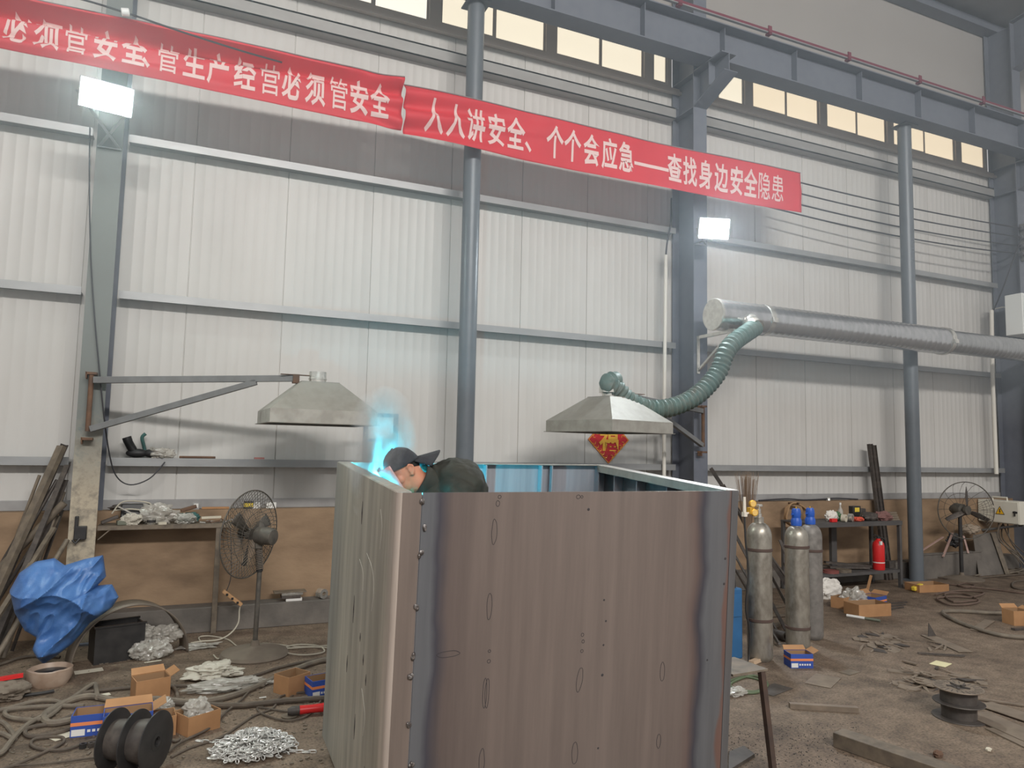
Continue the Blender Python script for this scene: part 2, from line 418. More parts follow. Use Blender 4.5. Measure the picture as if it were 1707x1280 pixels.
# crane runway beam with the red conductor bar
t = thing('crane_beam', 'long grey I section crane beam under the roof, along the high windows', 'beam', (5, 7.5, 7.05))
BX0, BX1 = -5.5, 16.5
MB().box2((BX0,7.36,7.046),(BX1,7.64,7.062)).build('bottom_flange', m_steelpaint, t)
MB().box2((BX0,7.34,7.54),(BX1,7.66,7.556)).build('top_flange', m_steelpaint, t)
MB().box2((BX0,7.493,7.063),(BX1,7.507,7.539)).build('web', m_steelpaint, t)
x = BX0+0.3
while x < BX1:
    MB().box2((x-0.005,7.39,7.063),(x+0.005,7.492,7.539)).build('stiffener', m_steelpaint, t); x += 1.28
MB().box2((BX0,7.47,7.557),(BX1,7.53,7.64)).build('rail', m_girt2, t)
m_redbar = mat('red_conductor_plastic', (0.17,0.025,0.045), 0.5)
t = thing('conductor_bar', 'thin red conductor bar running along the crane beam', 'rail', (5, 7.30, 7.62))
MB().box2((BX0,7.288,7.60),(BX1,7.312,7.642)).build('bar', m_redbar, t)
MB().box2((BX0,7.28,7.585),(BX1,7.32,7.60)).build('contact_strip', m_girt, t)
x = BX0+0.5
while x < BX1:
    MB().box2((x-0.03,7.27,7.56),(x+0.03,7.338,7.585)).box2((x-0.03,7.27,7.575),(x+0.03,7.284,7.68)).build('clip', m_redbar, t); x += 1.5
# ------------------------------------------------------------------ the big steel hopper
HW, HD, HH = 2.11, 1.547, 1.831
hop = thing('steel_hopper', 'tall open tacked steel box with the welder bending inside it', 'steel box', (0.853, 3.234, 0.003), (0.071, 0, 0))
hop.scale = (0.9, 0.9, 0.9)  # box scaled about the camera along with the welder; its location holds the result
def plate_material(name, zones, wear=0.35, rough=0.42, axis=0, streak=(5,5,0.25), metal=0.35):
    """hot rolled plate: mill scale colours, on the side plate also a painted bend highlight, change along one axis of the sheet, streaked down its length"""
    m = bpy.data.materials.new(name); m.use_nodes = True
    nt = m.node_tree; N = nt.nodes; L = nt.links; p = N['Principled BSDF']
    tc = N.new('ShaderNodeTexCoord'); sx = N.new('ShaderNodeSeparateXYZ'); L.new(tc.outputs['Object'], sx.inputs[0])
    n0 = N.new('ShaderNodeTexNoise'); n0.inputs['Scale'].default_value = 1.6; n0.inputs['Detail'].default_value = 3
    L.new(tc.outputs['Object'], n0.inputs['Vector'])
    a = N.new('ShaderNodeMath'); a.operation = 'MULTIPLY_ADD'; L.new(n0.outputs['Fac'], a.inputs[0]); a.inputs[1].default_value = 0.16; L.new(sx.outputs[axis], a.inputs[2])
    b = N.new('ShaderNodeMapRange'); b.inputs[1].default_value = 0.08; b.inputs[2].default_value = 2.3; L.new(a.outputs[0], b.inputs[0])
    r = N.new('ShaderNodeValToRGB'); L.new(b.outputs[0], r.inputs[0]); e = r.color_ramp.elements
    while len(e) < len(zones): e.new(0.5)
    for q, (pos, c) in zip(e, zones): q.position = min(1, max(0, pos/2.22)); q.color = (*c, 1)
    mp = N.new('ShaderNodeMapping'); mp.inputs['Scale'].default_value = streak; L.new(tc.outputs['Object'], mp.inputs[0])
    n1 = N.new('ShaderNodeTexNoise'); n1.inputs['Scale'].default_value = 3.0; n1.inputs['Detail'].default_value = 8; n1.inputs['Roughness'].default_value = 0.65; L.new(mp.outputs[0], n1.inputs['Vector'])
    r1 = N.new('ShaderNodeValToRGB'); L.new(n1.outputs['Fac'], r1.inputs[0]); q = r1.color_ramp.elements
    q[0].position = 0.32; q[0].color = (1-wear, 1-wear, 1-wear, 1); q[1].position = 0.7; q[1].color = (1+wear*0.5, 1+wear*0.47, 1+wear*0.42, 1)
    x = N.new('ShaderNodeMix'); x.data_type = 'RGBA'; x.blend_type = 'MULTIPLY'; x.inputs[0].default_value = 1
    L.new(r.outputs[0], x.inputs[6]); L.new(r1.outputs[0], x.inputs[7])
    L.new(x.outputs[2], p.inputs['Base Color']); p.inputs['Roughness'].default_value = rough; p.inputs['Metallic'].default_value = metal
    return m
BRN = (0.215,0.172,0.152); BLU = (0.155,0.160,0.172); DRK = (0.075,0.072,0.088); RED = (0.20,0.12,0.10)
m_front = plate_material('hot_rolled_front_plate', [(0.12,BLU),(0.19,BLU),(0.225,DRK),(0.30,(0.165,0.13,0.118)),(0.5,BRN),(1.2,(0.235,0.19,0.168)),(1.74,BRN),(1.80,(0.175,0.128,0.115)),(1.855,DRK),(1.90,BLU),(2.02,(0.165,0.165,0.172)),(2.04,RED)], 0.16)
m_side = plate_material('weathered_plate_bend_glint', [(0.0,(0.52,0.44,0.385)),(0.06,(0.48,0.41,0.355)),(0.12,(0.36,0.325,0.275)),(0.6,(0.42,0.39,0.335)),(1.1,(0.44,0.415,0.355)),(1.6,(0.30,0.305,0.285))], 0.34, 0.5, axis=1, streak=(3.5,3.5,0.22))  # first pale stops paint the highlight on the bend, the rest is weathering
m_rim = plate_material('bright_rim_plate', [(0.0,(0.38,0.35,0.31)),(2.0,(0.33,0.31,0.275))], 0.25, 0.45, streak=(2,2,1))
m_inner = plate_material('inner_plate', [(0.0,(0.36,0.36,0.38)),(2.0,(0.32,0.32,0.35))], 0.2, 0.5)
T = 0.006
# wrap-round left plate with its bent corner
r_ = 0.028; out_ = [(0, HD), (0, r_)] + [(r_-r_*cos(a), r_-r_*sin(a)) for a in [pi/2*k/6 for k in range(1, 7)]]
inn = [(r_-(r_-T)*cos(a), r_-(r_-T)*sin(a)) for a in [pi/2*k/6 for k in range(6, 0, -1)]] + [(T, r_), (T, HD)]
prof = out_+inn
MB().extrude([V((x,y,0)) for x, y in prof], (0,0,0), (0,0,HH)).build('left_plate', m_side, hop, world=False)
m_strip = plate_material('hot_rolled_corner_strip', [(0.0,(0.23,0.185,0.16)),(2.0,BRN)], 0.2)
MB().box2((r_+0.0005,0,0),(0.125,T,HH)).build('corner_strip', m_strip, hop, world=False)
MB().box2((0.105,T+0.0005,0.0),(0.15,T+0.005,HH-0.01)).build('added_light_stop', m_inner, hop, world=False)  # strips added behind both seams to keep arc light from leaking through
MB().box2((2.03,T+0.0005,0.0),(2.064,T+0.005,HH-0.01)).build('added_light_stop', m_inner, hop, world=False)
fp = MB().box2((0.129,0,0),(2.045,T,HH)).build('front_plate', m_front, hop, world=False); fp['label'] = 'brown front plate with dark heat bands'
m_corner = plate_material('right_corner_plate', [(0.0,BLU),(2.0,(0.16,0.157,0.16)),(2.2,(0.145,0.142,0.145))], 0.2)
prof = [(2.049,0),(HW-0.02,0),(HW-0.006,0.006),(HW,0.02),(HW,HD),(HW-T,HD),(HW-T,0.02),(2.049,T)]
MB().extrude([V((x,y,0)) for x, y in prof], (0,0,0), (0,0,HH)).build('right_plate', m_corner, hop, world=False)
MB().box2((T+0.001,HD-T,0),(HW-T-0.001,HD,HH)).build('back_plate', m_inner, hop, world=False)
MB().box2((T+0.001,T+0.001,0.225),(HW-T-0.001,HD-T-0.001,0.237)).build('bottom_plate', m_inner, hop, world=False)
# rims
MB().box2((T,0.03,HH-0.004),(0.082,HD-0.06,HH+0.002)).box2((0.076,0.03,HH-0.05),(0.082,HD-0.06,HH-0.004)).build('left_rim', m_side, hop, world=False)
MB().box2((HW-0.105,0.008,HH-0.003),(HW-T,HD-0.055,HH+0.003)).box2((HW-0.105,0.008,HH-0.05),(HW-0.099,HD-0.055,HH-0.003)).build('right_rim', m_rim, hop, world=False)
MB().box2((T,HD-0.052,HH-0.003),(HW-T,HD-T-0.001,HH+0.003)).build('back_rim', m_rim, hop, world=False)
# inner ribs
for xx in [(W(px,795,4.437).x-0.853)/0.9 for px in (812,905,922,1000)]:
    MB().box2((xx-0.004,HD-T-0.062,0.245),(xx+0.004,HD-T-0.001,HH-0.006)).build('rib', m_inner, hop, world=False)
for yy in (0.28,0.62,0.98,1.28):
    MB().box2((HW-T-0.075,yy-0.004,0.245),(HW-T-0.001,yy+0.004,HH-0.06)).build('rib', m_inner, hop, world=False)
    MB().box2((T+0.001,yy-0.004,0.245),(T+0.07,yy+0.004,HH-0.06)).build('rib', m_inner, hop, world=False)
# tack welds down the seam, beads, marker ovals
m_bead = mat('weld_bead', (0.10,0.085,0.08), 0.35, 0.7, c2=(0.45,0.42,0.40), sc=60, amt=0.8)
m_mark = mat('marker_ink', (0.045,0.04,0.042), 0.8)
def hl(px, py):
    """a point of the hopper's front face, in the hopper's own frame"""
    M_ = full(hop); n = (M_.to_3x3() @ V((0,1,0))); o = M_.translation; d = _ray(px, py)
    return M_.inverted() @ (EYE + d*((o-EYE).dot(n)/d.dot(n)))
for px, py in ((704,833),(711,878),(702,924),(692,1010),(691,1093),(685,1125),(681,1207),(685,1276)):
    q = hl(px, py); b = MB()
    for k in range(3):
        b.ell(q+V((random.uniform(-0.012,0.012),-0.003,random.uniform(-0.012,0.012))), (0.011,0.008,0.013), 10, 6, rot=rz(k), disp=lambda p: 1+0.25*nz(p,3,k))
    b.build('tack_weld', m_bead, hop, world=False)
def oval(px, py, w, h, tilt=0):
    q = hl(px, py); pts = []
    for k in range(22):
        a = 2*pi*k/22; rr = 1+0.14*nz((cos(a),sin(a),px*0.1),1.3)
        x, z = w/2*cos(a)*rr, h/2*sin(a)*rr
        pts.append(V((q.x+x*cos(tilt)-z*sin(tilt), -0.0005, q.z+x*sin(tilt)+z*cos(tilt))))
    MB().tube(pts, 0.0014, 5, closed=True).build('marker_oval', m_mark, hop, world=False)
for a in ((833,828,.017,.017),(830,839,.02,.03),(824,886,.03,.13),(816,1010,.028,.135),(747,1090,.125,.03),(816,1085,.014,.014),(815,1102,.018,.018),
          (808,1155,.022,.15),(812,1155,.022,.15),(803,1268,.03,.12),(964,828,.022,.02),(970,828,.014,.014),(971,1058,.016,.018),(972,1069,.016,.018),(970,1085,.016,.016),(966,1133,.034,.125,-.12),(958,1255,.036,.12),(1104,1120,.03,.11),(1098,1235,.028,.08)):
    oval(*a)
m_dot = m_mark
for px, py, s in ((1209,931,.008),(1207,973,.008),(1010,1035,.006),(1007,1000,.006),(1006,1075,.006),(1004,1125,.008),(981,849,.008),(997,1247,.006),(1179,1100,.006)):
    q = hl(px, py); MB().lathe([(s,0),(s*0.8,0.001)], (q.x,-0.0002,q.z), (0,-1,0), 12).build('ink_spot', m_mark, hop, world=False)
sc = MB()
m_scr = mat('bright_scratch', (0.52,0.49,0.43), 0.4)
def side_scratch(pts, w=0.0011):
    """scratches on the left plate: y, z of the plate"""
    return MB().tube(spline([V((-0.0006, y, z+0.206)) for y, z in pts], 5), w, 4).build('scratch', m_scr, hop, world=False)
side_scratch([(0.55,1.22),(0.40,1.16),(0.35,1.05),(0.38,0.95)]); side_scratch([(0.72,1.15),(0.62,1.1),(0.6,1.0)]); side_scratch([(0.30,1.5),(0.25,1.42),(0.27,1.3)]); side_scratch([(0.5,0.5),(0.4,0.4),(0.42,0.28)])
for y, z, h in ((0.72,1.62,.13),(0.8,1.05,.16),(0.6,0.95,.05),(0.5,0.86,.06),(0.42,0.78,.06),(0.62,0.45,.14),(0.9,0.7,.1),(0.35,0.3,.12)):
    MB().tube([V((-0.0004,y,z-h/2)),V((-0.0004,y-0.004,z)),V((-0.0004,y,z+h/2))], [0.001,0.004,0.001], 5).build('gouge', m_mark, hop, world=False)
m_block = mat('oily_timber', (0.13,0.10,0.075), 0.85, c2=(0.20,0.155,0.11), sc=8, amt=0.7, stretch=(0.3,2,2), bump=0.2)
for k, (x, lb) in enumerate(((1.10,'timber block propping the rear of the steel box, nearer the tarpaulin'),(2.45,'timber block propping the rear of the steel box, nearer the gas cylinders'))):
    tag(MB().box2((x-0.12,4.46,0),(x+0.12,4.58,0.0885)).build('support_block', m_block, bevel=0.004), lb, 'block')

# ------------------------------------------------------------------ welding arc and its smoke
ARC = V((1.02, 4.30, 1.535))
m_arc = mat('arc_core', (0.5,0.9,1.0), 0.5, emis=(0.06,0.65,1.0), estr=60.0)
arc = thing('welding_arc', 'blue white electric arc burning below the rim in front of the welder', 'welding arc', ARC)
MB().ell(ARC, (0.014,0.014,0.02), 12, 8).build('plasma', m_arc, arc)
al = bpy.data.lights.new('arc_light', 'POINT'); al.energy = 310; al.color = (0.035,0.66,0.92); al.shadow_soft_size = 0.03
ao = bpy.data.objects.new('arc_light', al); COL.objects.link(ao); ao.parent = arc; ao.location = (0,0,0.03)
SMOKE_D = 33.0
def smoke_material():
    m = bpy.data.materials.new('welding_fume'); m.use_nodes = True; nt = m.node_tree; N = nt.nodes; L = nt.links
    N.remove(N['Principled BSDF']); vs = N.new('ShaderNodeVolumeScatter'); L.new(vs.outputs[0], N['Material Output'].inputs['Volume'])
    vs.inputs['Color'].default_value = (0.9,0.97,1.0,1)
    tc = N.new('ShaderNodeTexCoord')
    n = N.new('ShaderNodeTexNoise'); n.inputs['Scale'].default_value = 7.5; n.inputs['Detail'].default_value = 6; n.inputs['Roughness'].default_value = 0.6; n.inputs['Distortion'].default_value = 0.7
    mp = N.new('ShaderNodeMapping'); mp.inputs['Scale'].default_value = (1,1,0.6); L.new(tc.outputs['Object'], mp.inputs[0]); L.new(mp.outputs[0], n.inputs['Vector'])
    r = N.new('ShaderNodeMapRange'); r.inputs[1].default_value = 0.42; r.inputs[2].default_value = 0.70; L.new(n.outputs['Fac'], r.inputs[0])
    # thinner away from the plume's axis and towards its top
    g = N.new('ShaderNodeTexCoord'); s = N.new('ShaderNodeVectorMath'); s.operation = 'LENGTH'
    m2 = N.new('ShaderNodeMapping'); m2.inputs['Location'].default_value = (-1,-1,-0.75); m2.inputs['Scale'].default_value = (2,2,1.5); L.new(g.outputs['Generated'], m2.inputs[0]); L.new(m2.outputs[0], s.inputs[0])
    f = N.new('ShaderNodeMapRange'); f.inputs[1].default_value = 0.25; f.inputs[2].default_value = 0.86; f.inputs[3].default_value = 1; f.inputs[4].default_value = 0; L.new(s.outputs['Value'], f.inputs[0])
    mu = N.new('ShaderNodeMath'); mu.operation = 'MULTIPLY'; L.new(r.outputs[0], mu.inputs[0]); L.new(f.outputs[0], mu.inputs[1])
    m3 = N.new('ShaderNodeMath'); m3.operation = 'MULTIPLY'; L.new(mu.outputs[0], m3.inputs[0]); m3.inputs[1].default_value = SMOKE_D; L.new(m3.outputs[0], vs.inputs['Density'])
    return m

sm = MB().ell((1.075,4.30,1.79), (0.25,0.27,0.42), 24, 16).build('welding_smoke', smoke_material())
tag(sm, 'cyan lit welding smoke curling up in front of the welder', 'smoke', kind='stuff')

# ------------------------------------------------------------------ the welder
m_skin = mat('sunburnt_skin', (0.58,0.25,0.15), 0.5, c2=(0.48,0.18,0.11), sc=9, amt=0.6, bump=0.05, bsc=120)
m_jacket = mat('olive_black_jacket', (0.026,0.027,0.021), 0.8, c2=(0.046,0.044,0.033), sc=5, amt=0.8, bump=0.25, bsc=14)
m_trou = mat('dark_trousers', (0.03,0.032,0.04), 0.85, c2=(0.05,0.05,0.055), sc=5, amt=0.7, bump=0.2, bsc=16)
m_cap = mat('charcoal_cap_cloth', (0.030,0.031,0.036), 0.85, c2=(0.05,0.05,0.054), sc=10, amt=0.6, bump=0.2, bsc=60)
m_boot = mat('black_leather', (0.02,0.019,0.018), 0.5, bump=0.15, bsc=30)
m_shield = mat('pinkish_face_shield', (0.60,0.33,0.31), 0.25, spec=0.6)
m_hair = mat('short_black_hair', (0.015,0.013,0.012), 0.8, bump=0.4, bsc=200)
HC = W(672, 783, 4.20)                                   # middle of the head
man = thing('person', 'welder in dark jacket and backward cap bending over inside the steel box', 'person', (HC.x+0.5, 4.2, 0.07))
# directions of the head: face, crown, ear
fd = V((-0.82, -0.10, -0.57)).normalized(); cr = V((-0.57, 0, 0.82)).normalized(); cr = (cr-fd*cr.dot(fd)).normalized(); ed = fd.cross(cr).normalized()
RH = Matrix((fd, ed, cr)).transposed()                   # local x face, y side, z crown
def hp(x, y, z): return HC + RH @ V((x, y, z))
def remesh(o, vox, smooth=6):
    md = o.modifiers.new('remesh', 'REMESH'); md.mode = 'VOXEL'; md.voxel_size = vox; md.use_smooth_shade = True
    if smooth:
        s = o.modifiers.new('smooth', 'SMOOTH'); s.iterations = smooth; s.factor = 0.5
nb = HC + V((0.195, 0.0, -0.085))                          # base of the neck
chest = V((nb.x+0.115, 4.20, nb.z-0.04)); waist = V((nb.x+0.27, 4.20, nb.z-0.36)); hip = V((nb.x+0.36, 4.20, 1.04))
sh = [V((nb.x+0.07, 4.20+s*0.20, nb.z-0.06)) for s in (-1, 1)]
el = [V((nb.x-0.02, 4.20+s*0.27, nb.z-0.36)) for s in (-1, 1)]
wr = [V((1.26, 4.10, 1.40)), V((1.30, 4.34, 1.42))]
b = MB()
b.ell(HC, (0.098,0.078,0.118), 28, 20, rot=RH)            # skull
b.ell(hp(0.035,0,-0.055), (0.066,0.062,0.075), 20, 14, rot=RH)   # jaw
b.ell(hp(0.080,0,-0.110), (0.026,0.030,0.022), 14, 10, rot=RH)   # chin
b.ell(hp(0.095,0,0.035), (0.018,0.058,0.014), 14, 8, rot=RH)     # brow
b.tube([hp(0.095,0,0.03),hp(0.112,0,0.0),hp(0.124,0,-0.028),hp(0.100,0,-0.042)], [0.010,0.013,0.017,0.010], 10)  # nose
b.ell(hp(0.093,0,-0.066), (0.014,0.027,0.008), 12, 8, rot=RH); b.ell(hp(0.091,0,-0.081), (0.014,0.024,0.009), 12, 8, rot=RH)   # lips
for s in (-1, 1):
    b.ell(hp(-0.012,s*0.083,-0.015), (0.019,0.009,0.033), 14, 10, rot=RH)      # ear
    b.tube([hp(0.006,s*0.080,-0.035),hp(-0.005,s*0.086,-0.046),hp(-0.026,s*0.093,-0.02),hp(-0.030,s*0.094,0.005),hp(-0.012,s*0.091,0.022),hp(0.006,s*0.086,0.010)], 0.0065, 8)
    b.ell(hp(0.06,s*0.045,-0.03), (0.03,0.026,0.03), 12, 8, rot=RH)           # cheeks
b.tube([hp(-0.02,0,-0.03), HC+V((0.075,0,-0.07)), HC+V((0.13,0,-0.095)), nb, nb+V((0.10,0,-0.08))], [0.074,0.074,0.076,0.084,0.10], 20)   # neck
b.tube([nb, chest, waist, hip], [0.09,0.125,0.12,0.12], 20)
for k in (0, 1):
    b.tube([chest+V((-0.05,0,0.0)), sh[k], (sh[k]+el[k])/2, el[k], wr[k]], [0.075,0.05,0.045,0.04,0.027], 14)
    s = (-1, 1)[k]
    kn = V((hip.x-0.18, 4.2+s*0.13, 0.58)); an = V((hip.x-0.05, 4.2+s*0.14, 0.14))
    b.tube([hip+V((0,s*0.07,0)), hip+V((-0.04,s*0.10,-0.1)), kn, (kn+an)/2+V((0.03,0,0.03)), an], [0.10,0.088,0.058,0.056,0.040], 14)
    b.ell(an+V((-0.08,0,-0.035)), (0.13,0.045,0.035), 14, 8)
    # hand: palm, four fingers curled round the torch or the mask handle, thumb
    w = wr[k]; d = V((-1,0,-0.25 if k == 0 else 0.1)).normalized(); sd = V((0,1,0)); dn = d.cross(sd)
    RP = Matrix((d, sd, dn)).transposed()
    b.tube([w, w+d*0.04], [0.026,0.03], 12)
    b.ell(w+d*0.075, (0.05,0.042,0.017), 16, 10, rot=RP)
    for i, (oy, ln) in enumerate(((-0.031,0.9),(-0.010,1.0),(0.011,0.96),(0.031,0.78))):
        p0 = w+d*0.112+sd*oy; c1 = p0+d*0.030*ln+dn*0.010; c2 = c1+d*0.010+dn*0.028*ln; c3 = c2-d*0.018+dn*0.012
        b.tube([p0-d*0.02, p0, c1, c2, c3], [0.010,0.010,0.0092,0.0085,0.007], 8)
    b.tube([w+d*0.05-sd*0.03*s*-1, w+d*0.075+sd*0.052*s*-1+dn*0.014, w+d*0.105+sd*0.05*s*-1+dn*0.034, w+d*0.122+sd*0.03*s*-1+dn*0.045], [0.013,0.012,0.0105,0.008], 8)
body = b.build('body', m_skin, man); remesh(body, 0.0058, 3)
# jacket
j = MB()
j.tube([nb+V((-0.03,0,0.01)), nb+V((0.05,0,0.00)), chest+V((-0.02,0,0.03)), chest+V((0.06,0,-0.12)), waist, hip+V((-0.02,0,0.08)), hip+V((0.01,0,-0.06))], [0.088,0.118,0.165,0.175,0.165,0.165,0.17], 24)
j.ell(chest+V((0.03,0,0.02)), (0.18,0.215,0.165), 24, 16, rot=Matrix.Rotation(radians(38), 3, 'Y'))
for k in (0, 1):
    j.tube([chest+V((-0.02,0,0.02)), sh[k]+V((0.02,0,0)), (sh[k]+el[k])/2, el[k], wr[k]+(el[k]-wr[k])*0.12], [0.11,0.092,0.074,0.066,0.046], 18)
    for i in range(5):                                     # sleeve and back creases
        q = sh[k].lerp(el[k], 0.15+0.2*i); j.ell(q, (0.082,0.078,0.014), 14, 6, rot=Matrix.Rotation(0.5*i+k, 3, 'Y'))
j.ell(nb+V((0.02,0,-0.09)), (0.13,0.15,0.12), 20, 14)
j.tube([nb+V((-0.012,0,0.012)), nb+V((0.06,0,-0.03))], [0.105,0.13], 24)
jk = j.build('jacket', m_jacket, man); remesh(jk, 0.010, 4)
tx = bpy.data.textures.new('cloth_folds', 'CLOUDS'); tx.noise_scale = 0.11; tx.noise_depth = 2
dm_ = jk.modifiers.new('folds', 'DISPLACE'); dm_.texture = tx; dm_.strength = 0.045; dm_.mid_level = 0.36; dm_.texture_coords = 'LOCAL'
cl = MB(); ax = (HC-nb).normalized()
def collar(u, v):
    a = 2*pi*u; d_, s_, u_ = frame_of(ax); rr = 0.098+0.010*v+0.006*sin(3*a)
    return nb + V((0.015,0,-0.03)) + d_*(0.125*v) + (s_*cos(a)+u_*sin(a))*rr
cl.grid(collar, 32, 4)
cl.build('collar', m_jacket, jk, solid=0.012)
tr = MB()
for s in (-1, 1):
    kn = V((hip.x-0.18, 4.2+s*0.13, 0.58)); an = V((hip.x-0.05, 4.2+s*0.14, 0.16))
    tr.tube([hip+V((0,s*0.04,0.06)), hip+V((-0.03,s*0.09,-0.08)), kn, (kn+an)/2+V((0.03,0,0.03)), an], [0.14,0.115,0.082,0.082,0.074], 18)
t_ = tr.build('trousers', m_trou, man); remesh(t_, 0.012, 4)
for s in (-1, 1):
    an = V((hip.x-0.05, 4.2+s*0.14, 0.133))
    bt = MB().tube([an+V((0.0,0,0.06)), an, an+V((-0.01,0,-0.02))], [0.055,0.055,0.052], 16).ell(an+V((-0.075,0,-0.022)), (0.145,0.052,0.043), 20, 10)
    o = bt.build('boot', m_boot, man); remesh(o, 0.008, 3)
# cap worn backwards: crown and peak over the nape
cp = MB()
def cap_fn(u, v):
    a = 2*pi*u; th = (pi*0.50)*v
    rr = 1.0+0.03*nz((cos(a)*2,sin(a)*2,v*3),1.5,3)
    p = V((0.108*sin(th)*cos(a), 0.089*sin(th)*sin(a), 0.112*cos(th)))*rr
    return hp(p.x-0.006, p.y, p.z+0.022+0.012*cos(a)*v)
cp.grid(cap_fn, 40, 14); c_ = cp.build('cap', m_cap, man, solid=0.004)
pk = MB()
def peak_fn(u, v):
    a = pi + (u-0.5)*2.1
    x0, y0 = 0.108*cos(a)-0.006, 0.089*sin(a)
    ext = 0.142*sin(pi*(0.08+0.84*u))**0.5
    return hp(x0-ext*v, y0*(1+0.05*v), 0.014 - 0.048*v - 0.036*abs(u-0.5)**2*4*v)
pk.grid(peak_fn, 18, 6); pk.build('cap_peak', m_cap, c_, solid=0.005)
btn = MB().ell(hp(-0.006,0,0.136), (0.009,0.009,0.005), 10, 6, rot=RH).build('cap_button', m_cap, c_)
hr = MB()
def hair_fn(u, v):
    a = pi + (u-0.5)*3.3; z = 0.016-0.055*v*max(0.35, cos((u-0.5)*3.0)); th = math.acos(max(-1, min(1, z/0.121)))
    return hp(0.1005*sin(th)*cos(a), 0.0805*sin(th)*sin(a), z)
hr.grid(hair_fn, 24, 6); hr.build('hair', m_hair, man, solid=0.002)
# curved face shield with its handle
sh_ = MB()
def shield_fn(u, v):
    a = (u-0.5)*1.95; return hp(0.024+0.108*cos(a), 0.108*sin(a), 0.078-0.225*v)
sh_.grid(shield_fn, 22, 8); sd_ = sh_.build('face_shield', m_shield, man, solid=0.003)
MB().box(hp(0.141,0,0.015), (0.012,0.10,0.05), RH).build('filter_glass', m_boot, sd_)
MB().tube([hp(0.142,0,-0.13), hp(0.13,0.02,-0.2), wr[1]+V((-0.11,0,0.02)), wr[1]+V((-0.11,0,-0.06))], 0.011, 8).build('shield_handle', m_boot, sd_)
m_hose = mat('black_hose_rubber', (0.028,0.026,0.025), 0.6)
m_copper = mat('torch_copper', (0.55,0.26,0.14), 0.35, 0.9)
tc_ = thing('welding_torch', 'black welding torch held by the welder down in the steel box', 'welding torch', wr[0]+V((-0.1,0,-0.1)))
MB().tube(spline([wr[0]+V((0.16,0.02,-0.10)), wr[0]+V((0.02,0,-0.06)), wr[0]+V((-0.10,0,-0.035)), wr[0]+V((-0.15,0.03,0.01)), ARC+V((0.025,0,-0.02))], 6), 0.012, 10).build('torch_handle', m_hose, tc_)
MB().cyl(ARC+V((0.07,0,-0.03)), ARC+V((0.02,0,-0.012)), 0.011, 0.008).build('nozzle', m_copper, tc_)
MB().tube(spline([wr[0]+V((0.16,0.02,-0.10)), wr[0]+V((0.3,-0.1,-0.3)), (1.7,3.9,0.6), (1.9,3.75,0.10), (2.3,3.8,0.095), (2.7,4.3,0.10)], 8), 0.013, 8).build('torch_cable', m_hose, tc_)

# the welder, the torch and the arc stand inside the box, scaled with their smoke about the camera to nine tenths of the sizes they were drawn at, locations baked in
for o_, loc_ in ((man,(1.513,3.78,0.252)), (tc_,(1.044,3.69,1.357)), (arc,(0.918,3.87,1.568)), (sm,(0.968,3.87,1.418))): o_.scale = (0.9, 0.9, 0.9); o_.location = loc_
# ------------------------------------------------------------------ floodlights
m_lampbody = mat('lamp_grey_metal', (0.42,0.43,0.44), 0.4, 0.4)
def floodlight(c, aim, w, h, label, estr, ecol, back):
    """c: middle of the glass"""
    c = V(c); f = (V(aim)-c).normalized(); sd = f.cross(V((0,0,1))).normalized(); up = sd.cross(f)
    R_ = Matrix((sd, f, up)).transposed()
    t = thing('floodlight', label, 'floodlight', c)
    ho = MB().box(c-f*0.035, (w+0.05, 0.06, h+0.05), R_).build('housing', m_lampbody, t, bevel=0.008)
    fin = MB()
    for k in range(7): fin.box(c-f*0.085+sd*((k-3)*w/7.5), (0.008,0.04,h*0.8), R_)
    fin.build('cooling_fins', m_lampbody, ho)
    me = mat('led_%.0f' % estr, (1,1,1), 0.4, emis=ecol, estr=estr)
    MB().box(c+f*0.001, (w,0.006,h), R_).build('light_panel', me, t)
    b = MB(); mt = V(back)
    for s in (-1, 1):
        p = c-f*0.035+sd*(s*(w/2+0.037)); q = V((mt.x+s*0.09, mt.y-0.006, mt.z)); b.bar(p, q, 0.03, 0.006)
    b.bar((mt.x-0.10,mt.y-0.008,mt.z),(mt.x+0.10,mt.y-0.008,mt.z),0.03,0.008)
    b.build('yoke', m_lampbody, t)
    return t
floodlight(W(178,162,7.18), (0.6,0,2.2), 0.38, 0.21, 'bright floodlight on the splashed column, above the swing arm without a hose', 560, (0.86,1.0,0.93), (-0.81,7.735,4.62))
floodlight(W(1191,381,7.25), (3.0,-1.0,1.9), 0.36, 0.22, 'bright floodlight on the column above the spiral duct', 600, (0.86,0.95,1.0), (6.18,7.735,4.62))
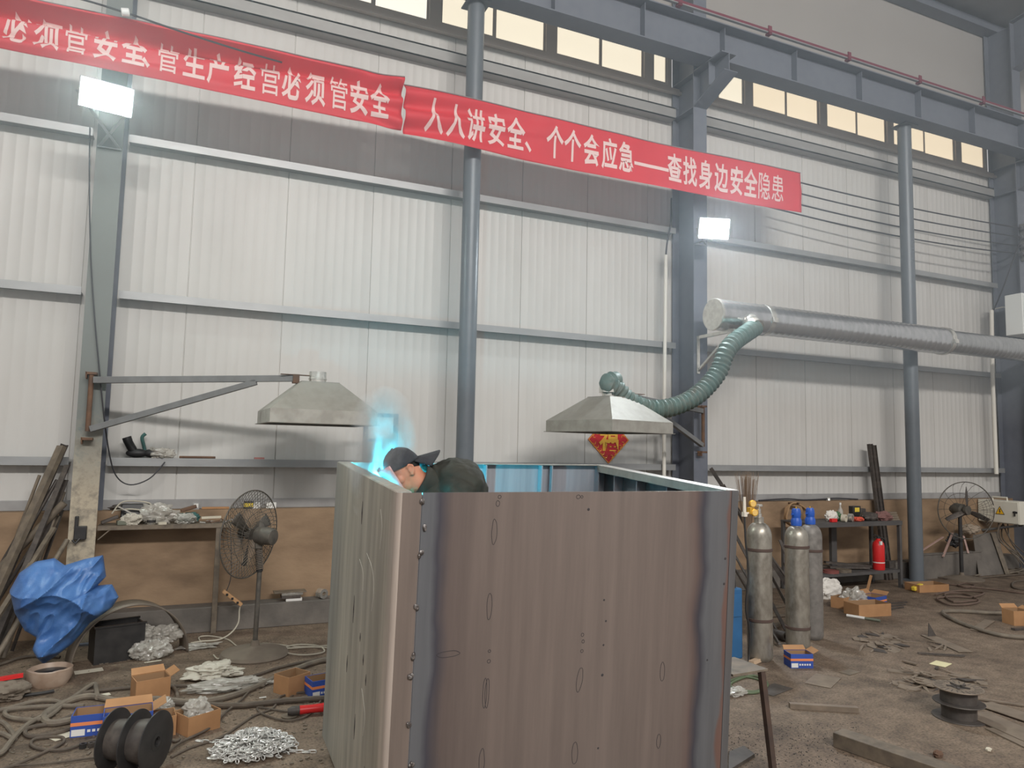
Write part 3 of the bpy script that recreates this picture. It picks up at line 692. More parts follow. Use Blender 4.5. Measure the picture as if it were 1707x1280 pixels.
# ------------------------------------------------------------------ extraction hoods on swing arms
m_hood = mat('galvanised_hood_sheet', (0.27,0.255,0.225), 0.55, 0.2, c2=(0.21,0.195,0.17), sc=3, amt=0.6, c3=(0.31,0.295,0.26), sc3=11)
m_hoodlip = mat('bright_galvanised_lip', (0.40,0.385,0.345), 0.45, 0.25, c2=(0.27,0.255,0.22), sc=8, amt=0.7)
m_arm = mat('grey_arm_paint', (0.19,0.195,0.195), 0.55, c2=(0.13,0.13,0.13), sc=7, amt=0.6)
m_tin = mat('shiny_tin', (0.72,0.70,0.64), 0.25, 0.75, c2=(0.45,0.43,0.39), sc=18, amt=0.6)
def hood(c, rot, w, d, label):
    t = thing('extraction_hood', label, 'extraction hood', c, (0,0,rot))
    a, b, p, q = w/2, d/2, 0.175, 0.17
    z1, z2 = 0.125, 0.395
    sk = MB()
    def ring(x0, y0, z): return [V((-x0,-y0,z)), V((x0,-y0,z)), V((x0,y0,z)), V((-x0,y0,z))]
    vs = ring(a,b,0)+ring(a,b,z1); sk.add(vs, [(i,(i+1)%4,4+(i+1)%4,4+i) for i in range(4)])
    sk.build('skirt', m_hoodlip, t, world=False, solid=0.004, flat=True)
    lp = MB(); vs = ring(a+0.018,b+0.018,-0.002)+ring(a-0.03,b-0.03,-0.002); lp.add(vs, [(i,(i+1)%4,4+(i+1)%4,4+i) for i in range(4)])
    lp.build('lip', m_hood, t, world=False, solid=0.006, flat=True)
    cn = MB(); vs = ring(a,b,z1)+ring(p,q,z2); cn.add(vs, [(i,(i+1)%4,4+(i+1)%4,4+i) for i in range(4)])
    vs = ring(p,q,z2)
    cn_ = cn.build('canopy', m_hood, t, world=False, solid=0.004, flat=True)
    MB().box2((-p,-q,z2),(p,q,z2+0.006)).build('top_plate', m_hood, t, world=False)
    MB().lathe([(0.082,z2+0.007),(0.082,z2+0.035),(0.087,z2+0.037),(0.087,z2+0.047),(0.082,z2+0.05),(0.082,z2+0.11),(0.076,z2+0.11),(0.076,z2+0.007)], n=28, cap=False).build('spigot', m_tin, cn_, world=False)
    return t
HL = V((1.13, 7.12, 2.035)); hood(HL, radians(2), 0.96, 0.86, 'square metal fume hood with an open spigot, no hose attached')
HR = V((4.33, 7.02, 2.045)); hood(HR, radians(16), 1.0, 1.0, 'square metal fume hood fed by the green flexible duct')
def swing_arm(piv, zlo, zhi, tip, foot_frac, label, zb):
    """piv: the hinge tube beside the column; tip: where the arm ends over the hood"""
    t = thing('swing_arm', label, 'bracket arm', piv)
    MB().cyl((piv.x,piv.y,zlo-0.02),(piv.x,piv.y,zhi+0.05),0.022,n=16).build('hinge_tube', m_rust, t)
    for z in (zlo-0.09, zhi+0.06):
        MB().box2((piv.x-0.045,piv.y-0.03,z-0.012),(piv.x+0.045,piv.y+0.06,z+0.012)).box2((piv.x-0.045,piv.y-0.03,z-0.05),(piv.x-0.035,piv.y+0.06,z+0.012)).build('hinge_bracket', m_rust, t, bevel=0.003)
    a = V((piv.x+0.024, piv.y, zhi)); b_ = V(tip); dirx = (V((b_.x,b_.y,0))-V((a.x,a.y,0))).normalized(); a = V((piv.x,piv.y,zhi))+dirx*0.024
    MB().bar(a, b_, 0.05, 0.06).build('arm_beam', m_arm, t, bevel=0.003)
    fa = V((piv.x,piv.y,zlo))+dirx*0.024; fb = a.lerp(b_, foot_frac)-V((0,0,0.031))
    MB().bar(fa, fb, 0.05, 0.055).build('brace', m_arm, t, bevel=0.003)
    MB().box2((b_.x-0.14,b_.y-0.03,b_.z+0.03),(b_.x+0.16,b_.y+0.03,b_.z+0.036)).box(b_+V((0.0,0,-0.005)), (0.06,0.07,0.085)).build('mounting_plate', m_rust, t)
    return t
pv = W(151,650,7.66); swing_arm(V((pv.x,7.66,0)), W(145,715,7.66).z, W(147,633,7.66).z, (HL.x-0.20, HL.y+0.02, HL.z+0.435), 0.80, 'grey wall arm with rusty hinges holding the fume hood that has no hose', 0)
pv = W(1172,720,7.63); swing_arm(V((pv.x,7.63,0)), W(1172,742,7.63).z, W(1170,685,7.63).z, (HR.x+0.34, HR.y+0.06, HR.z+0.425), 0.85, 'grey wall arm behind the green flexible duct, holding its hood', 0)
# ------------------------------------------------------------------ spiral duct, flexible duct
DY, DZ = 7.22, 3.575
m_duct = mat('spiral_galvanised', (0.60,0.60,0.60), 0.24, 0.85, c2=(0.42,0.42,0.42), sc=7, amt=0.6, stretch=(2,1,1))
m_duct2 = mat('spiral_galvanised_dull', (0.47,0.47,0.46), 0.28, 0.85, c2=(0.33,0.33,0.33), sc=7, amt=0.6, stretch=(2,1,1))
d = thing('spiral_duct', 'long shiny spiral duct running along the wall to the gas cabinet end', 'duct', (8, DY, DZ))
d['label'] = 'long shiny spiral wound duct running along the wall, flat disc on its end'
def spiral(x0, x1, R, pitch=0.105):
    nu = int((x1-x0)/0.0175); nv = 36
    def fn(u, v):
        x = x0+(x1-x0)*u; a = 2*pi*v; ph = ((x-x0)/pitch-v) % 1.0
        r = R+0.0045*exp(-((ph-0.5)/0.07)**2); return V((x, DY+r*cos(a), DZ+r*sin(a)))
    return MB().grid(fn, nu, nv)
spiral(5.97, 10.24, 0.195).build('duct_run', m_duct, d)
spiral(10.24, 16.0, 0.172).build('duct_run', m_duct2, d)
MB().lathe([(0.0,0),(0.197,0),(0.204,0.006),(0.204,0.03),(0.196,0.03)], (5.955,DY,DZ), (1,0,0), 40).build('end_cap', m_tin, d)
for x, r in ((6.78,0.204),(10.24,0.208)):
    MB().lathe([(r-0.012,-0.035),(r,-0.035),(r,0.035),(r-0.012,0.035)], (x,DY,DZ), (1,0,0), 40, cap=False).box((x,DY-r-0.008,DZ-0.03),(0.07,0.03,0.06)).build('strap', m_tin, d)
SD = V((6.42, DY, DZ))                                      # take off of the flexible duct
td = V((-0.06,-0.80,-0.52)).normalized()
MB().lathe([(0.128,0.0),(0.118,0.09),(0.112,0.10),(0.112,0.19)], SD+td*0.14, td, 28, cap=False).build('take_off', m_tin, d, solid=0.003)
br = thing('duct_bracket', 'pale triangular bracket under the disc end of the spiral duct', 'bracket', (6.18, 7.4, 3.1))
a0 = V((6.13,7.726,3.36)); a1 = V((6.13,7.02,3.36)); a2 = V((6.13,7.726,2.92))
MB().bar(a0, a1, 0.04, 0.04).build('arm', m_tin, br); MB().bar(a2, a1+V((0,0.06,-0.02)), 0.03, 0.03).build('brace', m_tin, br); MB().bar(a0+V((0,-0.0,0.02)), a2+V((0,0,-0.04)), 0.045, 0.012, up=(0,1,0)).build('wall_plate', m_tin, br)
m_flex = mat('green_flex_duct', (0.085,0.150,0.135), 0.5, c2=(0.15,0.15,0.125), sc=1.5, amt=0.95, c3=(0.11,0.17,0.155), sc3=12)
fx = thing('flexible_duct', 'green corrugated flexible duct sagging from the spiral duct to the hood', 'flexible duct', HR+V((0,0,0.5)))
st = SD+td*0.30; hs = HR+V((0,0,0.395+0.085))
path = [st, W(1216,578,6.86), W(1196,622,6.86), W(1163,658,6.88), W(1122,678,6.9), W(1082,682,6.93), W(1050,669,6.96), W(1028,649,6.98), W(1012,640,7.0), hs+V((0.075,0,0.115)), hs+V((0.01,0,0.075)), hs]
sp = spline(path, 40); L_ = [0]
for i in range(1, len(sp)): L_.append(L_[-1]+(sp[i]-sp[i-1]).length)
N_ = int(L_[-1]/0.0105); pts = []; rad = []; k = 0
for i in range(N_+1):
    s = L_[-1]*i/N_
    while k < len(L_)-2 and L_[k+1] < s: k += 1
    f = (s-L_[k])/max(1e-9, L_[k+1]-L_[k]); pts.append(sp[k].lerp(sp[k+1], min(1, f)))
    rad.append(0.103+0.010*cos(2*pi*s/0.058)+0.004*nz(pts[-1], 6))
MB().tube(pts, rad, 24).build('corrugated_tube', m_flex, fx)
for p_, q_ in ((hs+V((0,0,-0.03)), hs+V((0,0,0.03))), (st-td*0.05, st+td*0.02)):
    MB().cyl(p_, q_, 0.116, n=28).build('clamp_band', m_tin, fx)

# ------------------------------------------------------------------ the two red banners
m_red = mat('red_banner_cloth', (0.66,0.030,0.045), 0.55, c2=(0.55,0.02,0.035), sc=2.5, amt=0.5, spec=0.3)
m_letter = mat('faded_white_print', (0.78,0.56,0.53), 0.7)
def bump_(z, c, w): return exp(-((z-c)/w)**2)
def banner1(X, z):
    """depth of the first banner's cloth at X, z: the top strip rolls forward, a slack fold dips below it"""
    v = (z-z_bot1(X))/h_ban1(X)
    y = 7.38 - 0.11*bump_(v, 0.95, 0.075)*max(0.12, min(1, 1.0-0.35*max(0, X))) + 0.13*bump_(v, 0.74, 0.09)*(1 if X < 0.4 else max(0.25, 1-0.55*(X-0.4)))
    y += -0.045*bump_(v, 0.18+0.02*X, 0.10)*max(0.0, min(1.0, 0.6-0.6*X)) + 0.03*bump_(v, 0.30, 0.05)*max(0, min(1, -X))
    y += 0.014*sin(3.1*X+4*v)*sin(pi*v) + 0.010*nz((X*1.2, v*2.5, 0), 2.2, 5)
    if X > 1.3: y -= 0.035*sin(16*(v-0.5)*(1.0+1.2*(1.9-X))+0.6)*(X-1.3)/0.6
    return y
def h_ban1(X): return 0.56-0.095*max(0.0, min(1.0, (1.9-X)/3.2))
def z_bot1(X): return 5.21+0.02*max(0.0, min(1.0, (1.0-X)/2.0))+0.012*sin(0.9*X+1)+ (0.018*(X-1.6) if X > 1.6 else 0)
def banner2(X, z):
    v = (z-z_bot2(X))/0.57
    y = 7.42 + 0.016*sin(2.1*X+3*v)+0.010*nz((X*1.1, v*2.2, 2), 2.0, 9)
    if X < 4.0:
        k = (4.0-X)/2.0; y += 0.055*k*sin(13*(v-0.22*(X-1.95))+0.5)*exp(-0.4*(X-1.95)) - 0.03*k*bump_(v, 0.45+0.1*(X-2), 0.07)
    return y
def z_bot2(X): return 5.20-0.05*sin(pi*(X-1.95)/5.7)*0.6
def make_banner(label, x0, x1, zf, yf, h, text, nu):
    t = thing('banner', label, 'banner', ((x0+x1)/2, 7.4, 5.2))
    def fn(u, v):
        X = x0+(x1-x0)*u; z = zf(X)+(h(X) if callable(h) else h)*v; return V((X, yf(X, z), z))
    MB().grid(fn, nu, 30).build('cloth', m_red, t, solid=0.002, soff=0)
    dg = None
    let = MB()
    for ch, X, zc, sw, shh in text:
        cu = bpy.data.curves.new('glyph', 'FONT'); cu.body = ch; cu.size = 1.0; cu.offset = 0.004 if ch in '管营隐患' else 0.022; cu.resolution_u = 3
        ob = bpy.data.objects.new('glyph', cu); COL.objects.link(ob)
        bpy.context.view_layer.update(); dg = bpy.context.evaluated_depsgraph_get()
        me = bpy.data.meshes.new_from_object(ob.evaluated_get(dg))
        bpy.data.objects.remove(ob); bpy.data.curves.remove(cu)
        bm = bmesh.new(); bm.from_mesh(me); bpy.data.meshes.remove(me)
        for k in range(-2, 15):
            z = -0.2+0.085*k
            bmesh.ops.bisect_plane(bm, geom=bm.verts[:]+bm.edges[:]+bm.faces[:], plane_co=(0,z,0), plane_no=(0,1,0))
        for k in range(1, 8):
            bmesh.ops.bisect_plane(bm, geom=bm.verts[:]+bm.edges[:]+bm.faces[:], plane_co=(0.125*k,0,0), plane_no=(1,0,0))
        bm.verts.index_update()
        vs = []
        for w in bm.verts:
            xx = X+(w.co.x-0.5)*sw; zz = zc+(w.co.y-0.36)*shh
            vs.append(V((xx, yf(xx, zz)-0.006, zz)))
        let.add(vs, [tuple(q.index for q in f_.verts) for f_ in bm.faces]); bm.free()
    let.build('lettering', m_letter, t)
    MB().tube([fn(k/40, 1.0)+V((0,-0.004,0.004)) for k in range(41)], 0.006, 6).build('hem_rope', mat('grey_rope', (0.25,0.2,0.2), 0.8), t)
    return t
t1 = []
for ch, px, py in (('必',30,45),('须',80,55),('管',128,66),('安',177,78),('全',224,90),('、',256,108),('管',280,100),('生',324,110),('产',364,122),('经',408,128),('营',450,137),('必',487,146),('须',525,155),('管',564,163),('安',598,170),('全',632,178)):
    x_ = W(px,py,7.4).x; t1.append((ch, x_, z_bot1(x_)+0.46*h_ban1(x_), 0.205, 0.40*h_ban1(x_)/0.56))
t1 = [('须',-3.15,5.475,.205,.4)][:0]+t1
make_banner('red safety banner with folded upper edge, hanging above the floodlight of the splashed column', -2.6, 1.935, z_bot1, banner1, h_ban1, t1, 110)
t2 = []
for ch, px, py in (('人',724,190),('人',761,198),('讲',794,205),('安',828,213),('全',860,221),('、',890,240),('个',925,235),('个',954,242),('会',985,249),('应',1015,254),('急',1043,260),('—',1071,266),('—',1100,272),('查',1125,280),('找',1151,287),('身',1177,292),('边',1203,299),('安',1228,304),('全',1251,309),('隐',1273,315),('患',1295,320)):
    p_ = W(px,py,7.42); t2.append((ch, p_.x, 5.47-0.02*sin(pi*(p_.x-1.95)/5.7), 0.225 if ch != '—' else 0.25, 0.40))
make_banner('bright red safety banner stretched across the pipe post to the second floodlight', 1.965, 7.66, z_bot2, banner2, 0.57, t2, 130)

tag(MB().tube(spline([W(-20,-32,7.2), W(120,-5,7.2), W(212,22,7.2), W(300,52,7.25), W(400,84,7.3), W(470,104,7.36)], 6), 0.009, 6).build('cable', mat('dark_cable', (0.045,0.045,0.05), 0.6)), 'dark cable stretched along the top edge of the banner with folded edge', 'cable')
q = W(209,20,7.2); tag(MB().lathe([(0.018,-0.035),(0.034,-0.03),(0.034,0.03),(0.018,0.035)], q, (1,0,0.2), 16).build('cable_insulator', mat('white_ceramic', (0.75,0.75,0.74), 0.3)), 'white insulator knob on the cable at the top edge of the folded banner', 'insulator')
# ------------------------------------------------------------------ lucky diamond on the wall
m_lucky = mat('red_foil_paper', (0.58,0.03,0.04), 0.35, c2=(0.45,0.02,0.03), sc=25, amt=0.6)
m_gold = mat('gold_print', (0.85,0.50,0.08), 0.35, 0.3, c2=(0.75,0.38,0.05), sc=20, amt=0.5)
fc = W(1015,733,8.235); fu = thing('lucky_diamond', 'red and gold diamond paper on the wall behind the fume hood', 'paper decoration', (fc.x, 8.24, fc.z-0.3))
hd = 0.315
MB().prism([V((fc.x-hd,8.243,fc.z)), V((fc.x,8.243,fc.z-hd)), V((fc.x+hd,8.243,fc.z)), V((fc.x,8.243,fc.z+hd))], (0,-1,0), 0.004).build('paper', m_lucky, fu)
bd = MB()
for i in range(4):
    a = pi/2*i; p = V((cos(a),0,sin(a)))*(hd-0.012); q = V((cos(a+pi/2),0,sin(a+pi/2)))*(hd-0.012); o_ = V((fc.x,8.2375,fc.z)); bd.bar(o_+p, o_+q, 0.007, 0.002, up=(0,1,0))
    for k in range(1, 6):
        s = p.lerp(q, k/6)*0.86; bd.tube([o_+s+V((0.022*cos(u),0,0.022*sin(u))) for u in (a, a+1.2, a+2.4, a+3.8)], 0.004, 5)
bd.build('gold_border', m_gold, fu)
def glyph(ch, c, size, m, parent, name, sx=1.0, off=0.02, normal='y', rot=None):
    cu = bpy.data.curves.new('glyph', 'FONT'); cu.body = ch; cu.size = 1.0; cu.offset = off; cu.resolution_u = 3; cu.extrude = 0.004/size
    ob = bpy.data.objects.new('glyph', cu); COL.objects.link(ob); bpy.context.view_layer.update()
    me = bpy.data.meshes.new_from_object(ob.evaluated_get(bpy.context.evaluated_depsgraph_get())); bpy.data.objects.remove(ob); bpy.data.curves.remove(cu)
    xs = [v.co.x for v in me.vertices]; ys = [v.co.y for v in me.vertices]; cx = (min(xs)+max(xs))/2; cy = (min(ys)+max(ys))/2
    R_ = rot if rot is not None else Matrix(((1,0,0),(0,0,-1),(0,1,0)))
    b = MB(); b.add([V(c)+R_ @ V(((v.co.x-cx)*size*sx, (v.co.y-cy)*size, v.co.z*size)) for v in me.vertices], [tuple(p.vertices) for p in me.polygons])
    bpy.data.meshes.remove(me)
    return b.build(name, m, parent)
glyph('福', (fc.x, 8.236, fc.z), 0.30, m_gold, fu, 'gold_character', off=0.03)

# ------------------------------------------------------------------ cables, conduits, insulators
m_cable = mat('dark_cable', (0.045,0.045,0.05), 0.6)
m_white = mat('cream_conduit', (0.72,0.69,0.62), 0.5)
m_porc = mat('grey_porcelain', (0.10,0.10,0.11), 0.3)
ends = [(378,297),(393,314),(408,331),(421,347)]
XI = 12.98
rack = thing('insulator_rack', 'small insulator rack on the column at the end of the four overhead cables', 'insulator', (XI+0.06, 7.70, W(1692,421,7.70).z-0.1))
zs = []
for k, (y1, y0) in enumerate(ends):
    zz = W(1692,y1,7.66).z; zs.append(zz)
    MB().lathe([(0.018,-0.06),(0.035,-0.05),(0.035,-0.02),(0.022,-0.012),(0.022,0.012),(0.035,0.02),(0.035,0.05),(0.018,0.06)], (XI+0.02,7.66,zz), (1,0,0), 14).build('insulator', m_porc, rack)
MB().box2((XI+0.085,7.65,min(zs)-0.1),(XI+0.125,7.735,max(zs)+0.1)).build('rail', m_arm, rack)
for k, (y1, y0) in enumerate(ends):
    b0 = V((6.35, 7.88, W(1330,y0,7.85).z+0.02)); b1 = V((XI-0.04, 7.66, zs[k])); pts = []
    for i in range(25):
        u = i/24; p = b0.lerp(b1, u); p.z -= 0.10*4*u*(1-u)*(0.8+0.15*k); pts.append(p)
    o = MB().tube(pts, 0.011, 6).build('overhead_cable', m_cable)
    tag(o, ('topmost','second from the top','third from the top','lowest')[k]+' of the four dark cables strung past the banner to the column', 'cable', 'overhead cables strung along the wall')
c1 = W(1108,600,8.06)
tag(MB().tube(spline([W(1110,425,8.06), c1, W(1107,795,8.06), V((W(1107,800,8.06).x,8.03,1.2))], 6), 0.026, 10).build('conduit', m_white), 'cream conduit pipe beside the column behind the hood', 'conduit')
tag(MB().tube(spline([W(1110,428,8.06), W(1112,405,8.06), W(1118,372,8.06), W(1119,330,8.06)], 6), 0.012, 8).build('cable', m_cable), 'dark cable rising out of the cream conduit behind the hood', 'cable')
tag(MB().tube([W(1653,517,8.0), W(1655,640,8.0), W(1661,790,8.0)], 0.032, 10).build('conduit', m_white), 'cream conduit pipe beside the column above the electrical cabinet', 'conduit')
tag(MB().tube(spline([V((XI,7.66,zs[1])), W(1690,430,7.64), W(1672,480,7.7), W(1655,520,8.0)], 6), 0.011, 8).build('cable', m_cable), 'dark cable looping from the insulators into the cream conduit', 'cable')
wc = [W(150,212,7.70), W(149,300,7.70), W(151,420,7.70), W(157,520,7.70), W(165,610,7.70), W(173,690,7.71), W(183,760,7.9), W(195,795,8.0), W(218,808,8.02), W(250,797,8.02), W(275,770,8.05)]
tag(MB().tube(spline(wc, 6), 0.0065, 8).build('cable', m_cable), 'thin black cable hanging down the splashed column and looping under the rail', 'cable')
m_wcab = mat('white_cabinet_paint', (0.80,0.82,0.80), 0.4)
cb = W(1706,525,7.5); tb = thing('switch_box', 'white switch box on the column, at the edge of view above the duct', 'switch box', (cb.x+0.2, 7.5, cb.z-0.35))
MB().box2((cb.x-0.10,7.45,cb.z-0.33),(cb.x+0.42,7.736,cb.z+0.36)).build('case', m_wcab, tb, bevel=0.01)
MB().box2((cb.x-0.08,7.436,cb.z-0.31),(cb.x+0.40,7.449,cb.z+0.34)).build('door', m_wcab, tb, bevel=0.004)
tag(MB().tube(spline([W(1658,515,7.98), W(1675,512,7.8), W(1690,520,7.7), W(1702,517,7.62)], 6), 0.008, 6).build('cable', m_white), 'thin white cable from the conduit top to the white switch box', 'cable')
# ------------------------------------------------------------------ shared small-object builders
m_kraft = mat('brown_cardboard', (0.42,0.225,0.105), 0.8, c2=(0.30,0.155,0.07), sc=6, amt=0.6)
m_kraftd = mat('dark_inner_cardboard', (0.30,0.18,0.095), 0.85)
m_bluebox = mat('printed_blue_card', (0.035,0.085,0.36), 0.55, c2=(0.03,0.06,0.25), sc=7, amt=0.5)
m_orangeband = mat('orange_print', (0.75,0.24,0.09), 0.6)
m_whiteprint = mat('white_print', (0.72,0.70,0.66), 0.6)
m_film = mat('crumpled_clear_film', (0.60,0.57,0.51), 0.22, alpha=0.62, spec=0.8, c2=(0.38,0.35,0.30), sc=14, amt=0.7)
m_wfilm = mat('milky_plastic_bag', (0.60,0.56,0.47), 0.4, alpha=0.88, c2=(0.48,0.44,0.36), sc=6, amt=0.6)
m_black = mat('black_plastic', (0.022,0.021,0.021), 0.45, c2=(0.045,0.042,0.04), sc=9, amt=0.7)
m_dark = mat('dark_mill_steel', (0.085,0.075,0.068), 0.55, 0.35, c2=(0.15,0.125,0.105), sc=6, amt=0.7, c3=(0.06,0.05,0.046), sc3=22)
m_bar = mat('dusty_bar_steel', (0.165,0.135,0.105), 0.6, 0.2, c2=(0.095,0.078,0.06), sc=5, amt=0.8, c3=(0.23,0.185,0.135), sc3=13)
m_scrap = mat('scrap_plate_steel', (0.255,0.20,0.15), 0.5, 0.2, c2=(0.15,0.118,0.09), sc=9, amt=0.7)
m_fhose = mat('dusty_hose', (0.125,0.098,0.074), 0.75, c2=(0.075,0.06,0.048), sc=14, amt=0.8)
m_fhose2 = mat('grey_dusty_hose', (0.20,0.165,0.125), 0.75, c2=(0.12,0.10,0.08), sc=10, amt=0.8)
m_wcable = mat('pale_cable', (0.44,0.40,0.32), 0.6)
m_redp = mat('red_paint', (0.62,0.025,0.025), 0.35)
m_paper = mat('paper_scrap', (0.60,0.55,0.44), 0.8, c2=(0.5,0.45,0.35), sc=8, amt=0.5)
m_yel = mat('yellow_tape', (0.75,0.55,0.06), 0.5)
m_teal = mat('teal_plastic', (0.05,0.13,0.12), 0.45)
def carton(px, py, sx, sy, h, rot, label, print_=False, flaps=True, group=None, z=0.0, at=None):
    """open box standing with the middle of its base at the floor point px, py"""
    p = at if at is not None else F(px, py, z)
    t = thing('cardboard_box', label, 'box', (p.x,p.y,z), (0,0,rot), group)
    th = 0.005; a, b = sx/2, sy/2
    bd = MB().box2((-a,-b,0.0),(a,b,th)).box2((-a,-b,th),(a,-b+th,h)).box2((-a,b-th,th),(a,b,h)).box2((-a,-b+th,th),(-a+th,b-th,h)).box2((a-th,-b+th,th),(a,b-th,h))
    bd.build('carton', m_bluebox if print_ else m_kraft, t, world=False)
    ln = MB().box2((-a+th+.0005,-b+th+.0005,th),(a-th-.0005,-b+th+.0015,h-.002)).box2((-a+th+.0005,b-th-.0015,th),(a-th-.0005,b-th-.0005,h-.002)).box2((-a+th+.0005,-b+th+.002,th),(-a+th+.0015,b-th-.002,h-.002)).box2((a-th-.0015,-b+th+.002,th),(a-th-.0005,b-th-.002,h-.002)).box2((-a+th+.002,-b+th+.002,th+.0005),(a-th-.002,b-th-.002,th+.0012))
    ln.build('lining', m_kraftd, t, world=False)
    if print_:
        bn = MB().box2((-a-.001,-b-.001,h*.50),(a+.001,b+.001,h*.66))
        bn = MB()
        for (u0,v0,u1,v1) in ((-a-.0012,-b-.0012,a+.0012,-b-.0002),(-a-.0012,-b-.0012,-a-.0002,b+.0012),(a+.0002,-b-.0012,a+.0012,b+.0012)): bn.box2((u0,v0,h*.52),(u1,v1,h*.68))
        bn.build('orange_band', m_orangeband, t, world=False)
        MB().box2((-a*0.95,-b-.0014,h*.06),(-a*0.35,-b-.0003,h*.36)).build('white_sticker', m_whiteprint, t, world=False)
        lt = MB()
        for k in range(5): lt.box2((-a*0.25+k*a*0.22,-b-.0014,h*.2),(-a*0.25+k*a*0.22+a*.14,-b-.0003,h*.32))
        lt.build('small_print', m_whiteprint, t, world=False)
    if flaps:
        for s, (ax_, ang) in enumerate((('x',0.7),('y',0.5))):
            f = MB()
            if ax_ == 'x': q = [V((-a,b,h)),V((a,b,h)),V((a*0.95,b+0.35*sy*cos(ang),h+0.35*sy*sin(ang))),V((-a*0.95,b+0.35*sy*cos(ang),h+0.35*sy*sin(ang)))]; n = V((0,-sin(ang),cos(ang)))
            else: q = [V((a,-b,h)),V((a,b,h)),V((a+0.3*sx*cos(ang),b*0.95,h+0.3*sx*sin(ang))),V((a+0.3*sx*cos(ang),-b*0.95,h+0.3*sx*sin(ang)))]; n = V((-sin(ang),0,cos(ang)))
            f.prism(q, n, 0.004).build('flap', m_kraft, t, world=False)
    return t
def crumple(c, r, seed, k=0.35, flat=True, nu=56, nv=34, rot=None):
    def d(q):
        v = 1 + k*nz(q, 1.6, seed) + k*0.5*(abs(nz(q, 3.0, seed+9))*2-0.5) + k*0.16*nz(q, 8, seed+3)
        return v
    b = MB().ell(c, r, nu, nv, rot, d)
    if flat:
        for v in b.v: v.z = max(v.z, c[2]-r[2]*0.8)
    return b
def bag(px, py, r, seed, label, m=None, name='plastic_bag', cat='plastic bag', group=None, k=0.4, z=0.0, at=None):
    p = at if at is not None else F(px, py, z)
    o = crumple(V((p.x,p.y,p.z+r[2]*0.8)), r, seed, k).build(name, m or m_film)
    return tag(o, label, cat, group)
def hose(pts, r, label, m=None, name='hose', cat='hose', lift=0.0, closed=False, n=6, group=None, amp=0.3):
    q = []
    for i, p in enumerate(pts):
        g = F(p[0], p[1], r); q.append(V((g.x, g.y, r+lift+(p[2] if len(p) > 2 else 0))))
    o = MB().tube(spline(q, n, closed), r, 8, closed).build(name, m or m_fhose)
    return tag(o, label, cat, group)
def flat(px, py, w, l, rot, label, m=None, name='scrap_plate', cat='scrap', t=0.004, z=0.0, group=None, poly=None, tilt=0.0):
    p = F(px, py, 0)
    if poly is None:
        poly = [(-w/2,-l/2),(w/2,-l/2),(w/2,l/2),(-w/2,l/2)]
    b = MB().prism([V((x,y,tilt*(x+w/2))) for x, y in poly], (0,0,1), t)
    o = bpy.data.objects.new(name, b.mesh(name)); COL.objects.link(o); o.data.materials.append(m or m_scrap)
    o.location = (p.x,p.y,z); o.rotation_euler = (0,0,rot)
    return tag(o, label, cat, group)

# ------------------------------------------------------------------ bars leaning on the splashed column
def lean(bx, by, tx, ty, Yt, kind, w, label, m=None, name='steel_bar', ext=0.0):
    a = F(bx, by, 0.02); b = W(tx, ty, Yt); b = b+(b-a)*ext; mb = MB()
    if kind == 'tube': mb.cyl(a+V((0,0,w*0.3)), b, w, n=14)
    elif kind == 'flat': mb.bar(a, b, w, 0.012)
    elif kind == 'angle': mb.angle(a, b, w, 0.006)
    elif kind == 'box': mb.bar(a, b, w, w*0.6)
    o = mb.build(name, m or m_bar)
    return tag(o, label, 'steel bar', 'stock leaning beside the splashed column')
bars = [(-60,1105,103,744,7.95,'box',.075,'broad grey channel bar, tallest of the leaning stock beside the splashed column'),
 (-43,1090,110,742,7.98,'angle',.05,'long angle bar just behind the broad channel, beside the splashed column'),
 (-30,1120,112,775,7.92,'flat',.05,'flat bar leaning against the foot of the splashed column'),
 (-41,1075,66,792,7.9,'tube',.014,'thin rod with a knob end leaning on the wall clear of the other stock'),
 (-139,1090,107,838,7.75,'tube',.034,'thick tan pipe lying slantwise across the leaning stock'),
 (-80,1110,95,800,7.94,'tube',.016,'thin pipe leaning beneath the broad channel bar'),
 (-10,1100,108,800,7.9,'angle',.04,'short angle bar leaning low against the splashed column'),
 (5,1098,106,820,7.88,'tube',.02,'bare steel tube leaning at the column, behind the tarpaulin top'),
 (20,1085,104,850,7.86,'flat',.035,'narrow flat bar leaning at the column, its foot behind the tarpaulin'),
 (-70,1095,88,780,7.96,'tube',.012,'slim rod between the channel and the thin knobbed rod'),
 (-30,1085,100,860,7.85,'tube',.018,'dull pipe low in the leaning stock, crossed by the tan pipe'),
 (-80,1090,70,830,7.9,'angle',.035,'angle bar leaning low at the edge of view by the brown wall'),
 (-75,1140,90,880,7.7,'box',.04,'square bar in front of the leaning stock at the edge of view'),
 (-55,1085,60,900,7.7,'tube',.015,'short pipe at the bottom of the leaning stock'),
 (-20,1120,112,900,7.7,'tube',.022,'steel pipe whose lower end shows under the tarpaulin edge')]
for i_, b in enumerate(bars): lean(*b, m=m_dark if i_ in (1,2,5,6,8,9,11,13) else m_bar)
t = thing('hook_clamp', 'black clamp hanging on the face of the splashed column', 'clamp', W(132,890,7.70))
p = W(134,888,7.715); MB().box(p, (0.10,0.05,0.12)).box(p+V((-0.035,0,0.09)), (0.03,0.04,0.12)).build('body', m_black, t, bevel=0.006)
MB().tube([p+V((0.0,-0.02,-0.05)),p+V((-0.03,-0.03,-0.09)),p+V((-0.055,-0.02,-0.06))], 0.012, 8).build('hook', m_black, t)

